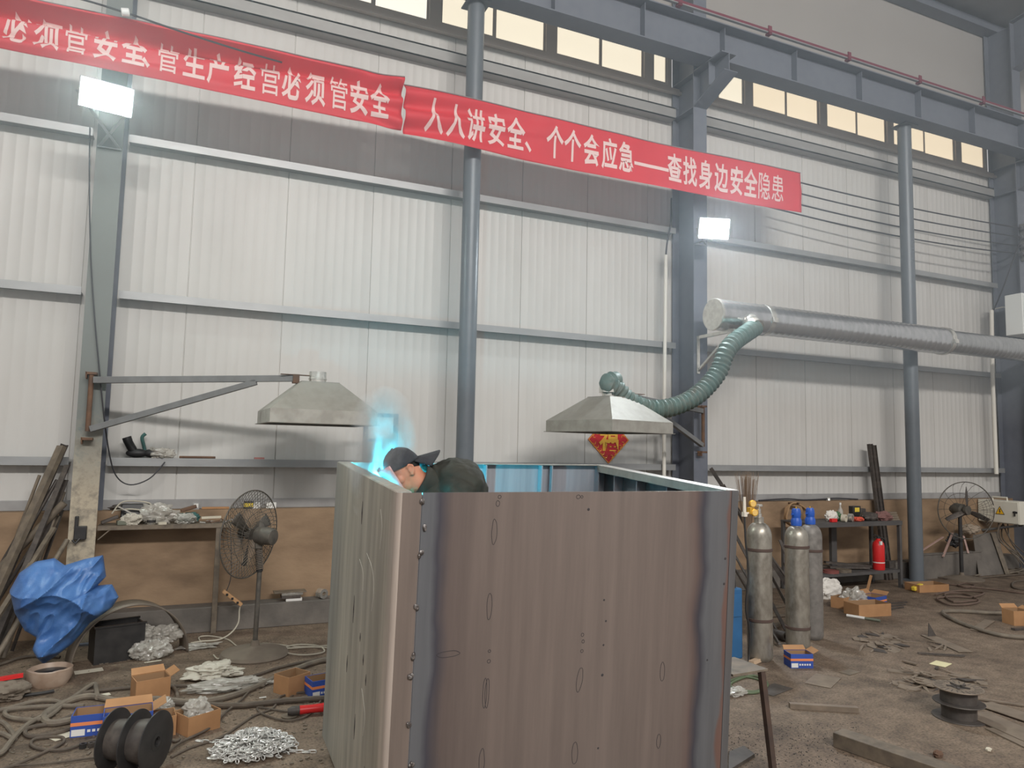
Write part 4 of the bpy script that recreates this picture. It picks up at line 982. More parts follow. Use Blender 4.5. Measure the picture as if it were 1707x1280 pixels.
# ------------------------------------------------------------------ blue tarpaulin
m_tarp = mat('blue_woven_tarp', (0.055,0.155,0.40), 0.42, c2=(0.035,0.10,0.29), sc=5, amt=0.6, c3=(0.10,0.23,0.50), sc3=9, bump=0.15, bsc=90, spec=0.5)
outl = [(17,982),(32,955),(59,936),(91,930),(108,942),(140,932),(172,925),(177,961),(162,976),(187,974),(198,995),(187,1012),(150,1038),(134,1058),(119,1074),(95,1092),(73,1107),(64,1097),(55,1080),(62,1062),(41,1050),(25,1020)]
YT = 6.92
oc = [W(x, y, YT) for x, y in outl]; cen = W(104, 1000, YT)
def out_r(a):
    best = 0.02; d = V((cos(a), 0, sin(a)))
    for i in range(len(oc)):
        p, q = oc[i]-cen, oc[(i+1) % len(oc)]-cen; e = q-p
        den = d.x*e.z-d.z*e.x
        if abs(den) < 1e-9: continue
        s = (p.x*e.z-p.z*e.x)/den; u = (p.x*d.z-p.z*d.x)/den
        if s > 0 and -1e-6 <= u <= 1+1e-6: best = max(best, s)
    return best
tb = MB(); NA, NS = 240, 44; vs = []
for side in (0, 1):
    for i in range(NA):
        a = 2*pi*i/NA; R_ = out_r(a)
        for k in range(NS+1):
            s = k/NS; p = cen + V((cos(a),0,sin(a)))*(R_*s)
            th = 0.17*sqrt(max(0, 1-s**2.6))
            q = V((p.x,0,p.z))
            # long slack folds falling from the upper corner towards the foot
            w1 = (q.x*0.35+q.z*1.0); ridge = (1-abs(sin(8.5*w1+1.8*nz(q,1.8,4)+1.0)))**1.8
            ridge2 = (1-abs(sin(10*(q.x*0.8-q.z*0.75)+2.4*nz(q,2.0,8))))**2.4
            f = (0.12*ridge+0.07*ridge2+0.07*nz(q,3.2,2)+0.022*(1-abs(nz((q.x*0.5+q.z,0,q.x*2-q.z),7,5))*2))*(1-s**8)
            vs.append(V((p.x, YT-th-f if side == 0 else YT+0.10*sqrt(max(0,1-s**2.5)), max(0.004, p.z))))
fs = []
for side in (0, 1):
    o_ = side*NA*(NS+1)
    for i in range(NA):
        j = (i+1) % NA
        fs += [(o_+i*(NS+1)+k, o_+j*(NS+1)+k, o_+j*(NS+1)+k+1, o_+i*(NS+1)+k+1) for k in range(NS)]
tb.add(vs, fs)
tarp = tb.build('tarpaulin', m_tarp); tag(tarp, 'crumpled blue tarpaulin heaped against the leaning bars and the column', 'tarpaulin')

# ------------------------------------------------------------------ rolled steel arch and what lies under it
A0, A1 = F(112,1112), F(308,1082); am = (A0+A1)/2; ar = (A1-A0).length/2; ad = (A1-A0).normalized(); an_ = V((ad.y,-ad.x,0))
ab = MB()
def arch_fn(u, v):
    a = pi*u; return am + ad*(-cos(a)*ar) + V((0,0,sin(a)*ar*1.02)) + an_*(0.11-0.24*v)
ab.grid(arch_fn, 48, 1); o = ab.build('steel_arch', mat('rolled_plate_steel', (0.20,0.165,0.13), 0.5, 0.35, c2=(0.13,0.105,0.085), sc=5, amt=0.7), solid=0.012)
tag(o, 'half round rolled steel plate standing like an arch beside the tarpaulin', 'steel plate')
p = am + V((-0.10,0.02,0)); t = thing('tool_bin', 'black bin standing under the rolled steel arch', 'bin', p, (0,0,0.28))
MB().box2((-0.19,-0.12,0),(0.19,0.12,0.012)).box2((-0.19,-0.12,0.012),(0.19,-0.108,0.29)).box2((-0.19,0.108,0.012),(0.19,0.12,0.29)).box2((-0.19,-0.108,0.012),(-0.178,0.108,0.29)).box2((0.178,-0.108,0.012),(0.19,0.108,0.29)).build('shell', m_black, t, world=False)
MB().box2((-0.2,-0.13,0.291),(0.2,-0.105,0.305)).box2((-0.2,0.105,0.291),(0.2,0.13,0.305)).build('rim', m_black, t, world=False)
for i, (px, py, z, r, lb) in enumerate(((238,1098,0,(.11,.09,.08),'clear crumpled plastic bag under the arch, right beside the black bin'),(262,1096,0,(.10,.08,.085),'clear crumpled plastic bag lying lowest at the middle under the arch'),(277,1086,0.09,(.12,.09,.08),'clear crumpled plastic bag on top under the arch, near its far foot'),(232,1092,0.13,(.10,.085,.07),'shiny clear plastic bag topmost under the arch, against the black bin'))):
    q = F(px, py); bag(px, py, r, 3+i*5, lb, m_film, group='plastic bags under the arch', at=V((q.x,q.y,z)))
pl = MB().bar(F(205,1082)+V((0.1,0.42,0.01)), F(265,1070)+V((0.1,0.42,0.01)), 0.02, 0.30); 
tag(pl.build('steel_plate', m_dark), 'dark steel plate standing on edge behind the arch', 'steel plate')

# ------------------------------------------------------------------ wall shelf with clutter
ztop = 1.055; X0, X1 = -0.695, W(386,878,7.80).x
t = thing('wall_table', 'narrow steel table on the wall cluttered with plastic bags and tools', 'table', ((X0+X1)/2, 7.9, 0))
MB().box2((X0,7.78,ztop-0.008),(X1,8.074,ztop)).box2((X0,7.78,ztop-0.04),(X1,7.786,ztop-0.009)).build('table_top', m_bar, t)
lx = W(361,950,7.82).x
for xx, yy in ((lx,7.81),):
    MB().box2((xx-0.025,yy-0.02,0),(xx+0.025,yy+0.02,ztop-0.009)).build('leg', m_bar, t, bevel=0.003)
MB().bar((X0+0.01,7.80,0.93),(X0+0.12,7.80,ztop-0.02),0.03,0.01).build('bracket', m_bar, t)
MB().box2((X0,7.86,0.12),(X1-0.02,8.02,0.0)) if False else None
def on_table(px, dy=0.0): return V((W(px,875,7.86+dy).x, 7.88+dy, ztop))
m_grn = mat('olive_dull_metal', (0.16,0.17,0.13), 0.5, 0.2)
bag(0,0,(.17,.09,.10),31,'pile of clear plastic bags in the middle of the wall table',m_film,at=on_table(262,0.05),k=0.45)
bag(0,0,(.10,.07,.055),37,'small clear plastic bag on the wall table beside the dark brush',m_film,at=on_table(308,-0.02))
bag(0,0,(.09,.06,.06),41,'loose clear wrapper at the front edge of the wall table',m_wfilm,at=on_table(218,-0.03))
t = thing('cable_coil', 'black case with pale looped cable lying open on the wall table', 'cable', on_table(222,0.08))
q = on_table(225,0.10); MB().box(q+V((0,0,0.10)), (0.26,0.03,0.17), Matrix.Rotation(-0.25,3,'X')).build('case', m_black, t, bevel=0.01)
MB().tube(spline([q+V((-0.20,-0.06,0.10)),q+V((-0.13,-0.04,0.20)),q+V((-0.02,-0.03,0.215)),q+V((0.12,-0.04,0.19)),q+V((0.10,-0.05,0.13)),q+V((-0.05,-0.05,0.14)),q+V((-0.18,-0.06,0.13))],6),0.007,6).build('cable_loop', m_wcable, t)
q = on_table(195,-0.01)
tag(MB().bar(q+V((0,0,0.17)), q+V((0.27,0.03,0.02)), 0.035, 0.012).build('pale_bar', m_tin), 'pale flat bar sloping down from the looped cable on the wall table', 'bar')
q = on_table(184,0.0); tag(MB().bar(q+V((-0.08,0,0.02)), q+V((0.06,0.02,0.075)), 0.05, 0.03).build('tool_case', m_dark, bevel=0.006), 'dark slim tool case at the column end of the wall table', 'tool case')
q = on_table(207,-0.03); tag(MB().box(q+V((0,0,0.021)), (0.13,0.08,0.04), rz(0.2)).build('tin_box', m_grn, bevel=0.005), 'dull green box lying beside the pale bar on the wall table', 'box')
q = on_table(252,-0.06); c_ = thing('tin_can', 'small shiny tin can at the front of the wall table', 'tin can', q)
MB().lathe([(0.036,0.0),(0.038,0.003),(0.038,0.06),(0.034,0.062),(0.033,0.01)], q, n=24, cap=False).build('can', m_tin, c_); MB().lathe([(0.0385,0.02),(0.0385,0.045)], q, n=24, cap=False).build('dark_band', m_black, c_)
q = on_table(313,0.03); t = thing('wire_brush', 'dark brush lying on a green cloth on the wall table', 'brush', q)
MB().bar(q+V((-0.07,0,0.12)), q+V((0.07,0.01,0.16)), 0.05, 0.035).build('brush_block', m_rust, t, bevel=0.008); crumple(q+V((0,0,0.045)), (0.10,0.05,0.055), 51, 0.3).build('cloth', m_teal, t)
q = on_table(350,0.0); tag(MB().bar(q+V((-0.08,0,0.05)), q+V((0.10,0,0.055)), 0.04, 0.02).build('wood_stick', m_paper), 'pale wooden stick lying across scraps on the wall table', 'stick')
for i in range(7):
    q = on_table(338+i*7, -0.05+0.035*(i % 3)); a = random.random()*3
    tag(MB().bar(q+V((-0.045*cos(a),-0.02*sin(a),0.008)), q+V((0.045*cos(a),0.02*sin(a),0.012+0.004*i)), 0.014, 0.012).build('metal_offcut', m_rust if i % 2 else m_tin), 'small metal offcut in the scatter at the fan end of the wall table', 'offcut', 'offcuts at the end of the wall table')
q = on_table(270,-0.08); tag(MB().box(q+V((0,0,0.012)),(0.07,0.04,0.022),rz(0.3)).build('paper_packet', m_paper), 'small paper packet in front of the plastic bags on the wall table', 'packet')
# things on the ledge under the panels
LZ = 1.166; 
def ledge(px): return V((W(px,838,8.15).x, 8.15, LZ))
q = ledge(415); t = thing('tape_roll', 'yellow and black tape roll on the ledge behind the pedestal fan', 'tape roll', q)
MB().lathe([(0.05,0),(0.05,0.02)], q, n=24).lathe([(0.05,0.06),(0.05,0.075)], q, n=24).build('black_sides', m_black, t); MB().lathe([(0.051,0.0205),(0.051,0.0595)], q, n=24).build('yellow_tape', m_yel, t)
for px, w, lb in ((423+4,0.085,'white carton on the ledge behind the fan grille'),(452,0.10,'white carton on the ledge just beside the fan grille')):
    q = ledge(px); tag(MB().box(q+V((0,0,0.031)),(w,0.06,0.06)).build('white_carton', m_whiteprint, bevel=0.003), lb, 'carton')
q = ledge(327); t = thing('wall_socket', 'small white socket box on the ledge above the wall table', 'socket', q); MB().box(q+V((0,0,0.035)),(0.06,0.03,0.07)).build('box', m_trim, t); MB().box(q+V((0,-0.0175,0.037)),(0.042,0.004,0.042)).build('cover', m_whiteprint, t)
q = ledge(228); tag(crumple(q+V((0,0,0.03)), (0.24,0.05,0.036), 61, 0.25).build('dark_sack', m_dark), 'folded dark sack on the ledge above the looped cable', 'sack')
q = ledge(358); tag(MB().bar(q+V((-0.12,0,0.012)),q+V((0.14,0,0.012)),0.03,0.02).build('wood_strip', m_kraft), 'brown wood strip on the ledge next to the fan grille', 'strip')
# things on the lowest wall rail
def rail(px): return V((W(px,765,8.12).x, 8.12, 1.681))
m_shoe = mat('black_shoe_leather', (0.018,0.018,0.019), 0.5)
for i, (px, tl, lb) in enumerate(((222,0.5,'black work boot propped upright on the wall rail under the hood arm'),(246,-0.1,'black work boot lying along the wall rail under the hood arm'))):
    q = rail(px); t = thing('work_boot', lb, 'boot', q, (0,0,0))
    if i == 0: MB().tube(spline([q+V((0.04,0,0.03)),q+V((-0.01,0,0.08)),q+V((-0.05,0,0.15)),q+V((-0.07,0,0.20))],4),[0.035]*4+[0.04]*5+[0.042]*4,12).build('shaft', m_shoe, t)
    MB().ell(q+V((0.03+0.02*i,0,0.045)), (0.10,0.045,0.044), 18, 10).build('upper', m_shoe, t)
q = rail(238); tag(MB().tube(spline([q+V((0.02,0.03,0.03)),q+V((0.0,0.03,0.12)),q+V((-0.02,0.03,0.2)),q+V((0.01,0.03,0.24))],4),0.017,8).build('goggles_strap', m_teal), 'teal strap standing up behind the boots on the wall rail', 'strap')
bag(0,0,(.12,.06,.06),71,'torn clear plastic wrap beside the boots on the wall rail',m_film,at=rail(266))
q = rail(329); tag(MB().cyl(q+V((-0.17,0,0.012)),q+V((0.17,0,0.012)),0.012).build('brown_rod', m_rust), 'short brown rod lying on the wall rail', 'rod')
q = rail(432); tag(MB().box(q+V((0,0,0.01)),(0.10,0.05,0.018)).build('red_packet', mat('faded_red_paper',(0.5,0.22,0.2),0.7)), 'faded red packet on the wall rail under the hood', 'packet')

# ------------------------------------------------------------------ blue upright frame behind the welder
m_bframe = mat('blue_frame_paint', (0.03,0.11,0.22), 0.45, c2=(0.02,0.07,0.14), sc=6, amt=0.5)
xa, xb, zt, zm = W(609,730,7.6).x, W(659,730,7.6).x, W(635,689,7.6).z, W(635,731,7.6).z
t = thing('upright_frame', 'blue steel frame standing by the wall behind the welding smoke', 'frame', ((xa+xb)/2, 7.6, 0))
for xx in (xa, xb): MB().box2((xx-0.022,7.578,0),(xx+0.022,7.622,zt)).build('upright', m_bframe, t, bevel=0.003)
for z, h_ in ((zt,0.04),(zm,0.035),(0.9,0.035),(0.3,0.035)): MB().box2((xa+0.023,7.582,z-h_),(xb-0.023,7.618,z)).build('crossbar', m_bframe, t)
for xx in (xa, xb): MB().box2((xx-0.03,7.35,0),(xx+0.03,7.577,0.03)).box2((xx-0.03,7.623,0),(xx+0.03,7.85,0.03)).build('foot', m_bframe, t)

# ------------------------------------------------------------------ pedestal fan beside the table
m_fan = mat('dusty_fan_metal', (0.085,0.078,0.068), 0.6, 0.3, c2=(0.15,0.13,0.105), sc=20, amt=0.7)
m_fbase = mat('dusty_fan_base', (0.185,0.15,0.115), 0.8, c2=(0.13,0.105,0.08), sc=7, amt=0.6)
fb = F(424,1092); t = thing('pedestal_fan', 'dusty caged pedestal fan standing by the wall table', 'fan', (fb.x,fb.y,0))
MB().lathe([(0.0,0),(0.285,0),(0.29,0.012),(0.275,0.035),(0.16,0.062),(0.07,0.075),(0.04,0.085),(0.03,0.13)], fb, n=40).build('base', m_fbase, t)
hc = W(432,892,fb.y-0.02)
MB().tube([fb+V((0,0,0.10)), V((fb.x+0.008,fb.y,0.72))], 0.021, 14).build('lower_pole', m_fan, t)
sp_ = V((hc.x,fb.y,hc.z-0.08))
MB().tube([V((fb.x+0.008,fb.y,0.72)), sp_], 0.029, 14).build('upper_pole', m_black, t)
def hel(ph): return [V((fb.x+0.008,fb.y,0.74)).lerp(sp_, k/60)+V((0.031*cos(k*0.75+ph),0.031*sin(k*0.75+ph),0)) for k in range(58)]
MB().tube(hel(0), 0.004, 5).tube(hel(pi), 0.004, 5).build('wrapped_cord', m_fbase, t)
fdir = V((-0.74,0.67,0.06)).normalized()                  # the fan blows towards the wall and the column
_, fs_, fu_ = frame_of(fdir)
MB().lathe([(0.02,-0.16),(0.07,-0.15),(0.078,-0.06),(0.07,0.02),(0.03,0.03)], hc, fdir, 24).box(hc-V((0,0,0.08)), (0.06,0.05,0.07)).build('motor', m_fan, t, bevel=0.004)
gc = hc+fdir*0.10; RG = 0.385
def ringp(r, d, n=56): return [gc+fdir*d+(fs_*cos(2*pi*k/n)+fu_*sin(2*pi*k/n))*r for k in range(n)]
cage = MB().tube(ringp(RG, 0), 0.006, 6, closed=True)
for dsg in (1, -1):
    for k in range(56):
        a = 2*pi*k/56; pts = []
        for i in range(7):
            u = i/6; r = 0.05+(RG-0.05)*u; d = dsg*(0.085*(1-u**2.6)); aa = a+0.35*(1-u)
            pts.append(gc+fdir*d+(fs_*cos(aa)+fu_*sin(aa))*r)
        cage.tube(pts, 0.0026, 4, caps=False)
    for r in (0.12, 0.20, 0.275):
        u = (r-0.05)/(RG-0.05); cage.tube(ringp(r, dsg*0.085*(1-u**2.6), 40), 0.0022, 4, closed=True)
    cage.lathe([(0.052,dsg*0.083),(0.05,dsg*0.09),(0.0,dsg*0.09)], gc, fdir, 20, cap=False)
cage.build('cage', m_fan, t)
for k in range(3):
    a0 = 2*pi*k/3+0.4; b = MB()
    def bl(u, v):
        a = a0+(v-0.5)*(0.50-0.1*u); r = 0.05+0.23*u
        return gc+fdir*(0.03*(v-0.5))+(fs_*cos(a)+fu_*sin(a))*r
    b.grid(bl, 6, 6).build('blade', m_fan, t, solid=0.003)
hb = MB().lathe([(0.0,-0.03),(0.05,-0.03),(0.05,0.02),(0.03,0.04),(0,0.04)], gc, fdir, 20).build('hub', m_fan, t)
# power strip hanging on its wire, its pale cable down to the floor
q = W(387,997,7.70); t = thing('power_strip', 'tan power strip hanging slantwise between table and fan', 'power strip', q)
MB().bar(q+V((-0.085,0,0.075)), q+V((0.09,0,-0.07)), 0.055, 0.035).build('strip', mat('tan_strip_plastic',(0.62,0.36,0.18),0.6), t, bevel=0.006)
for k in (-1,0,1): MB().box(q+V((0.05*k,-0.029,-0.041*k)), (0.022,0.003,0.022)).build('socket', m_black, t)
MB().tube(spline([q+V((-0.06,0,0.06)), W(385,960,7.73), W(385,900,7.76), V((W(384,880,7.79).x,7.795,ztop-0.045))], 5), 0.004, 6).build('hanging_wire', m_cable, t)
MB().tube(spline([q+V((0.08,0,-0.065)), W(399,1018,7.68), W(397,1038,7.62), W(385,1055,7.55), F(365,1066,0.01), F(335,1069,0.01), F(318,1072,0.01)], 6), 0.007, 6).build('pale_lead', m_wcable, t)
# on the kerb behind the fan
def kerb(px, dy=0): return V((W(px,1000,7.93+dy).x, 7.93+dy, 0.241))
for i, (px, w, lb) in enumerate(((474,0.22,'pale flat sheet topmost on the kerb stack behind the fan'),)):
    pass
z_ = 0.241
for k, (dx, w, l, hh, mm, lb) in enumerate(((0.03,0.16,0.1,0.03,m_whiteprint,'white packet at the bottom of the little stack on the kerb'),(0.0,0.19,0.12,0.03,m_dark,'dark packet in the middle of the little stack on the kerb'),(0.01,0.21,0.12,0.025,m_tin,'grey plate third up in the little stack on the kerb'),(-0.01,0.32,0.13,0.012,m_bar,'wide flat offcut topmost of the little stack on the kerb'))):
    q = kerb(484); tag(MB().box2((q.x+dx-w/2,7.93-l/2,z_),(q.x+dx+w/2,7.93+l/2,z_+hh)).build('stacked_packet', mm, bevel=0.002), lb, 'packet'); z_ += hh+0.0005
q = kerb(536); tag(MB().lathe([(0.022,-0.04),(0.05,-0.04),(0.05,0.04),(0.022,0.04),(0.022,-0.04)], q+V((0,0,0.051)), (0.5,-1,0), 24, cap=False).build('wire_roll', m_tin), 'small grey roll standing on the kerb beside the steel box', 'roll')

# ------------------------------------------------------------------ floor clutter in front of the fan
carton(250,1160,.23,.17,.14,0.25,'plain brown carton with torn top behind the blue boxes, black hose over it',flaps=True)
carton(158,1218,.25,.17,.13,-0.05,'blue printed carton with white sticker, nearest the tangle of hoses',True,flaps=False)
carton(212,1222,.28,.17,.145,0.05,'blue and orange printed carton wide open behind the black wire spool',True)
carton(262,1222,.20,.16,.12,0.10,'low brown carton open beside the black wire spool',flaps=False)
carton(327,1215,.22,.19,.12,0.5,'brown carton holding crumpled clear film, next to the chain heap',flaps=False)
q = F(327,1215); bag(0,0,(.085,.075,.075),81,'clear crumpled film stuffed in the brown carton',m_film,at=V((q.x,q.y,0.06)))
q = F(268,1200); bag(0,0,(.07,.06,.06),83,'dark clear film bag between the blue carton and brown cartons',m_film,at=V((q.x,q.y+0.12,0.0)))
carton(486,1152,.20,.17,.135,0.55,'brown open carton near the corner of the steel box',flaps=False)
carton(533,1156,.18,.16,.12,0.2,'blue carton half hidden behind the corner of the steel box',True,flaps=False)
# plastic tub wrapped pot, red thing on sack
q = F(82,1140); t = thing('wrapped_pot', 'round pot wrapped in brown plastic film, in front of the tarpaulin', 'pot', q)
pb = MB().lathe([(0.0,0),(0.12,0.0),(0.145,0.05),(0.15,0.12),(0.135,0.125),(0.12,0.05)], q, n=30)
for v in pb.v: v += V((nz(v,14,1),nz(v,14,5),nz(v,14,9)*0.6))*0.012; v.z = max(0, v.z)
pb.build('pot', mat('brown_film',(0.36,0.25,0.18),0.3,c2=(0.5,0.4,0.32),sc=12,amt=0.6,spec=0.8), t)
MB().lathe([(0.0,0.1),(0.125,0.09)], q, n=24, cap=False).build('contents', m_black, t)
q = F(10,1165); tag(crumple(q+V((0,0,0.06)), (0.15,0.12,0.075), 91, 0.3).build('brown_sack', m_fbase), 'brown sack at the edge of view under a red strap', 'sack')
tag(MB().bar(q+V((-0.16,-0.02,0.137)), q+V((0.09,0.02,0.15)), 0.05, 0.02).build('red_strap', m_redp), 'bright red strap lying on the brown sack', 'strap')
bag(355,1130,(.19,.12,.06),95,'milky white plastic bag on the floor before the fan base',m_wfilm,k=0.5)
bag(385,1148,(.26,.10,.04),97,'long clear plastic film between the hoses before the fan',m_film,k=0.5)
bag(330,1080,(.16,.07,.02),99,'thin clear film flat on the floor by the arch foot',m_film,k=0.5)
q = F(148,1118)
flat(148,1119,.20,.10,0.2,'pale paper sheet on the floor beside the arch foot',m_paper,'paper_sheet','paper',0.001,0.003)
flat(104,1228,.13,.09,0.6,'pale paper scrap lying inside the hose loops',m_paper,'paper_sheet','paper',0.001,0.003)
flat(172,1159,.09,.06,0.3,'pale paper scrap lying behind the hose tangle',m_paper,'paper_sheet','paper',0.001,0.003)
flat(255,1103,.13,.03,0.25,'pale strip of paper on the floor before the arch',m_paper,'paper_sheet','paper',0.001,0.003)
flat(438,1163,.05,.02,0.1,'white paper chip on the floor near the middle hose',m_whiteprint,'paper_sheet','paper',0.001,0.003)
for px, py, lb in ((138,1247,'black hex nut on the floor, nearer the blue carton sticker'),(152,1245,'greyish hex nut on the floor, nearer the black spool')):
    q = F(px,py); tag(MB().lathe([(0.012,0),(0.022,0),(0.022,0.028),(0.012,0.028),(0.012,0)], q, n=6, cap=False).build('hex_nut', m_black if px < 145 else m_dark), lb, 'nut')
# hoses and cables on the floor
hs_ = [([(640,1112),(560,1100),(520,1105),(470,1125),(400,1155),(330,1170),(262,1165),(200,1168),(150,1160),(110,1170),(75,1190),(85,1205),(140,1195),(200,1180)],.022,'thick grey hose winding from the steel box towards the tangle',m_fhose2),
 ([(640,1160),(560,1163),(480,1168),(400,1176),(330,1174),(262,1170),(180,1172)],.020,'thick dark hose lying straight across in front of the cartons',m_fhose),
 ([(640,1085),(540,1098),(470,1112),(420,1128),(360,1140),(300,1144),(230,1146),(165,1152),(130,1158),(100,1175)],.012,'dark hose passing behind the brown carton',m_fhose),
 ([(-60,1190),(0,1185),(60,1170),(95,1170),(100,1180),(70,1200),(20,1198),(8,1188),(30,1182),(90,1178),(140,1178)],.014,'pale hose looping at the edge of view',m_fhose2),
 ([(-40,1265),(0,1258),(20,1235),(45,1210),(80,1190),(120,1165),(155,1142),(160,1150),(162,1165)],.016,'grey hose rising out of the tangle in a sharp kink',m_fhose2),
 ([(-40,1225),(0,1222),(25,1232),(10,1208),(-10,1198)],.014,'hose loop at the very edge of view beside the kinked hose',m_fhose2),
 ([(130,1210),(95,1222),(50,1228),(45,1215),(90,1205),(130,1190),(190,1178)],.013,'hose loop lying round the paper scrap',m_fhose),
 ([(175,1232),(150,1236),(110,1250),(70,1250),(52,1242),(60,1232),(100,1229),(105,1238),(80,1252),(20,1278),(-20,1290)],.009,'thin dark cable looping before the blue carton',m_fhose),
 ([(175,1262),(90,1273),(20,1278)],.006,'thin brown rod like cable running to the black spool',m_fhose),
 ([(280,1256),(300,1240),(350,1215),(375,1190),(400,1170),(420,1150),(440,1145)],.008,'dark cable passing behind the chain heap and up to the film',m_fhose),
 ([(285,1262),(320,1245),(370,1228),(420,1195),(455,1180),(470,1160),(520,1152)],.008,'dark cable beside the chain heap running towards the grinder',m_fhose),
 ([(300,1232),(290,1236),(270,1225),(262,1210)],.008,'short cable bight in front of the low brown carton',m_fhose),
 ([(535,1168),(515,1192),(480,1202),(440,1192),(430,1180),(470,1186),(500,1188)],.007,'thin cable looping round the red grinder',m_fhose),
 ([(262,1150),(280,1143),(292,1150),(296,1162)],.012,'short hose bend resting by the plain brown carton',m_fhose2),
 ([(470,1080),(480,1090),(510,1093),(540,1088),(530,1078),(495,1076),(475,1082),(520,1080),(560,1082)],.007,'pale cable coil on the floor behind the fan base',m_wcable),
 ([(335,1070),(332,1062),(350,1060),(380,1066),(400,1078),(440,1072),(500,1078),(560,1075)],.006,'pale thin cable lying along the wall behind the fan base',m_wcable),
 ([(356,1092),(362,1098),(370,1096)],.006,'tiny pale cable bight left of the fan base',m_wcable),
 ([(-40,1112),(0,1108),(30,1098),(60,1094),(100,1096)],.012,'dark hose running in front of the leaning bars',m_fhose),
 ([(-40,1150),(20,1160),(60,1158),(90,1153)],.012,'short black hose with a plug end behind the brown sack',m_hose)]
for i, (pts, r, lb, m) in enumerate(hs_): hose(pts, r, lb, m, lift=0.002*(i % 5), name='hose' if r > 0.01 else 'cable', cat='hose' if r > 0.01 else 'cable')
# red angle grinder
q = F(512,1192); t = thing('angle_grinder', 'red angle grinder lying on the floor by the steel box', 'angle grinder', q, (0,0,-0.1))
MB().tube([V((0.17,0,0.04)),V((0.12,0,0.042)),V((0.03,0,0.04)),V((-0.05,0,0.038))],[0.022,0.03,0.027,0.03],14).build('body', m_redp, t, world=False)
MB().tube([V((-0.051,0,0.038)),V((-0.10,0,0.036)),V((-0.13,0,0.034))],[0.03,0.032,0.02],14).build('gear_head', m_dark, t, world=False)
MB().lathe([(0,0),(0.055,0),(0.055,0.004),(0,0.004)], (-0.115,0,0.006), n=24).build('disc', m_bar, t, world=False)
# chain heap: one long chain of interlocking links
m_chain = mat('zinc_chain', (0.66,0.65,0.62), 0.35, 0.45)
ch = MB(); cpos = F(420,1254); n_l = 0
def link(c, d, up, s=1.0):
    d = V(d).normalized(); _, s_, u_ = frame_of(d, up); pts = []
    for k in range(12):
        a = 2*pi*k/12; x = 0.012*cos(a); y = 0.0105*sin(a)
        pts.append(V(c)+(d*(x*1.0+(0.012 if cos(a) > 0 else -0.012))+s_*y)*s)
    ch.tube(pts, 0.0036*s, 5, closed=True)
rnd = random.Random(5); pos = cpos+V((0,0,0.02)); hd_ = 0.0
for i in range(520):
    hd_ += rnd.uniform(-0.75,0.75); rel = pos-cpos; rr = sqrt((rel.x/0.25)**2+(rel.y/0.18)**2)
    if rr > 0.85:
        tgt = atan2(-rel.y, -rel.x); df = (tgt-hd_+pi) % (2*pi)-pi; hd_ += 0.7*df
    step = V((cos(hd_), sin(hd_), 0))*0.034; pos = pos+step; rel = pos-cpos
    top = max(0.006, 0.115*max(0, 1-(rel.x/0.27)**2-(rel.y/0.20)**2)); pos.z = 0.006+top*min(1, (0.55+0.5*nz((pos.x,pos.y,i*0.01),7))) if i % 3 else 0.006+top
    link(pos, V((step.x,step.y,rnd.uniform(-0.006,0.006))), (0,0,1) if i % 2 else (sin(hd_),-cos(hd_),0.3))
for k, (x0, y0, x1, y1) in enumerate(((458,1255,520,1254),(385,1240,332,1236),(455,1243,478,1256))):
    a, b = F(x0,y0), F(x1,y1); n = int((b-a).length/0.035)
    for i in range(n+1):
        p = a.lerp(b, i/max(1,n))+V((0,0,0.008)); p.y += 0.012*sin(i*0.9+k); link(p, b-a, (0,0,1) if i % 2 else (0,1,0.2))
tag(ch.build('chain', m_chain), 'heap of shiny zinc chain on the floor beside the steel box', 'chain')
# black wire spool on its rim, axis level
q = F(228,1290); R0 = 0.165; ax = V((0.86,-0.50,0)).normalized(); cS = V((q.x-0.02,q.y+0.05,R0))
t = thing('wire_spool', 'black wire spool standing on its rim before the blue cartons', 'spool', (cS.x,cS.y,0))
for d_ in (-0.13, 0.0, 0.125):
    MB().lathe([(0.05,-0.004),(R0-0.004,-0.005),(R0,-0.002),(R0,0.004),(R0-0.006,0.006),(0.05,0.006)], cS+ax*d_, ax, 48, cap=False).build('flange', m_black, t)
MB().lathe([(0.05,-0.124),(0.105,-0.124),(0.11,-0.06),(0.105,-0.007),(0.05,-0.007)], cS, ax, 36, cap=False).lathe([(0.05,0.007),(0.11,0.007),(0.118,0.06),(0.11,0.118),(0.05,0.118)], cS, ax, 36, cap=False).build('wire_winding', m_dark, t)
MB().lathe([(0.051,-0.12),(0.051,0.132),(0.028,0.133),(0.026,0.11),(0.022,0.11),(0.022,-0.12)], cS, ax, 32, cap=False).build('core', m_hose, t)
sp3 = MB()
for k in range(5): 
    a = 2*pi*k/5; _, s_, u_ = frame_of(ax); sp3.bar(cS+ax*0.12+(s_*cos(a)+u_*sin(a))*0.02, cS+ax*0.12+(s_*cos(a)+u_*sin(a))*0.055, 0.01, 0.012)
sp3.build('spoke', m_hose, t)
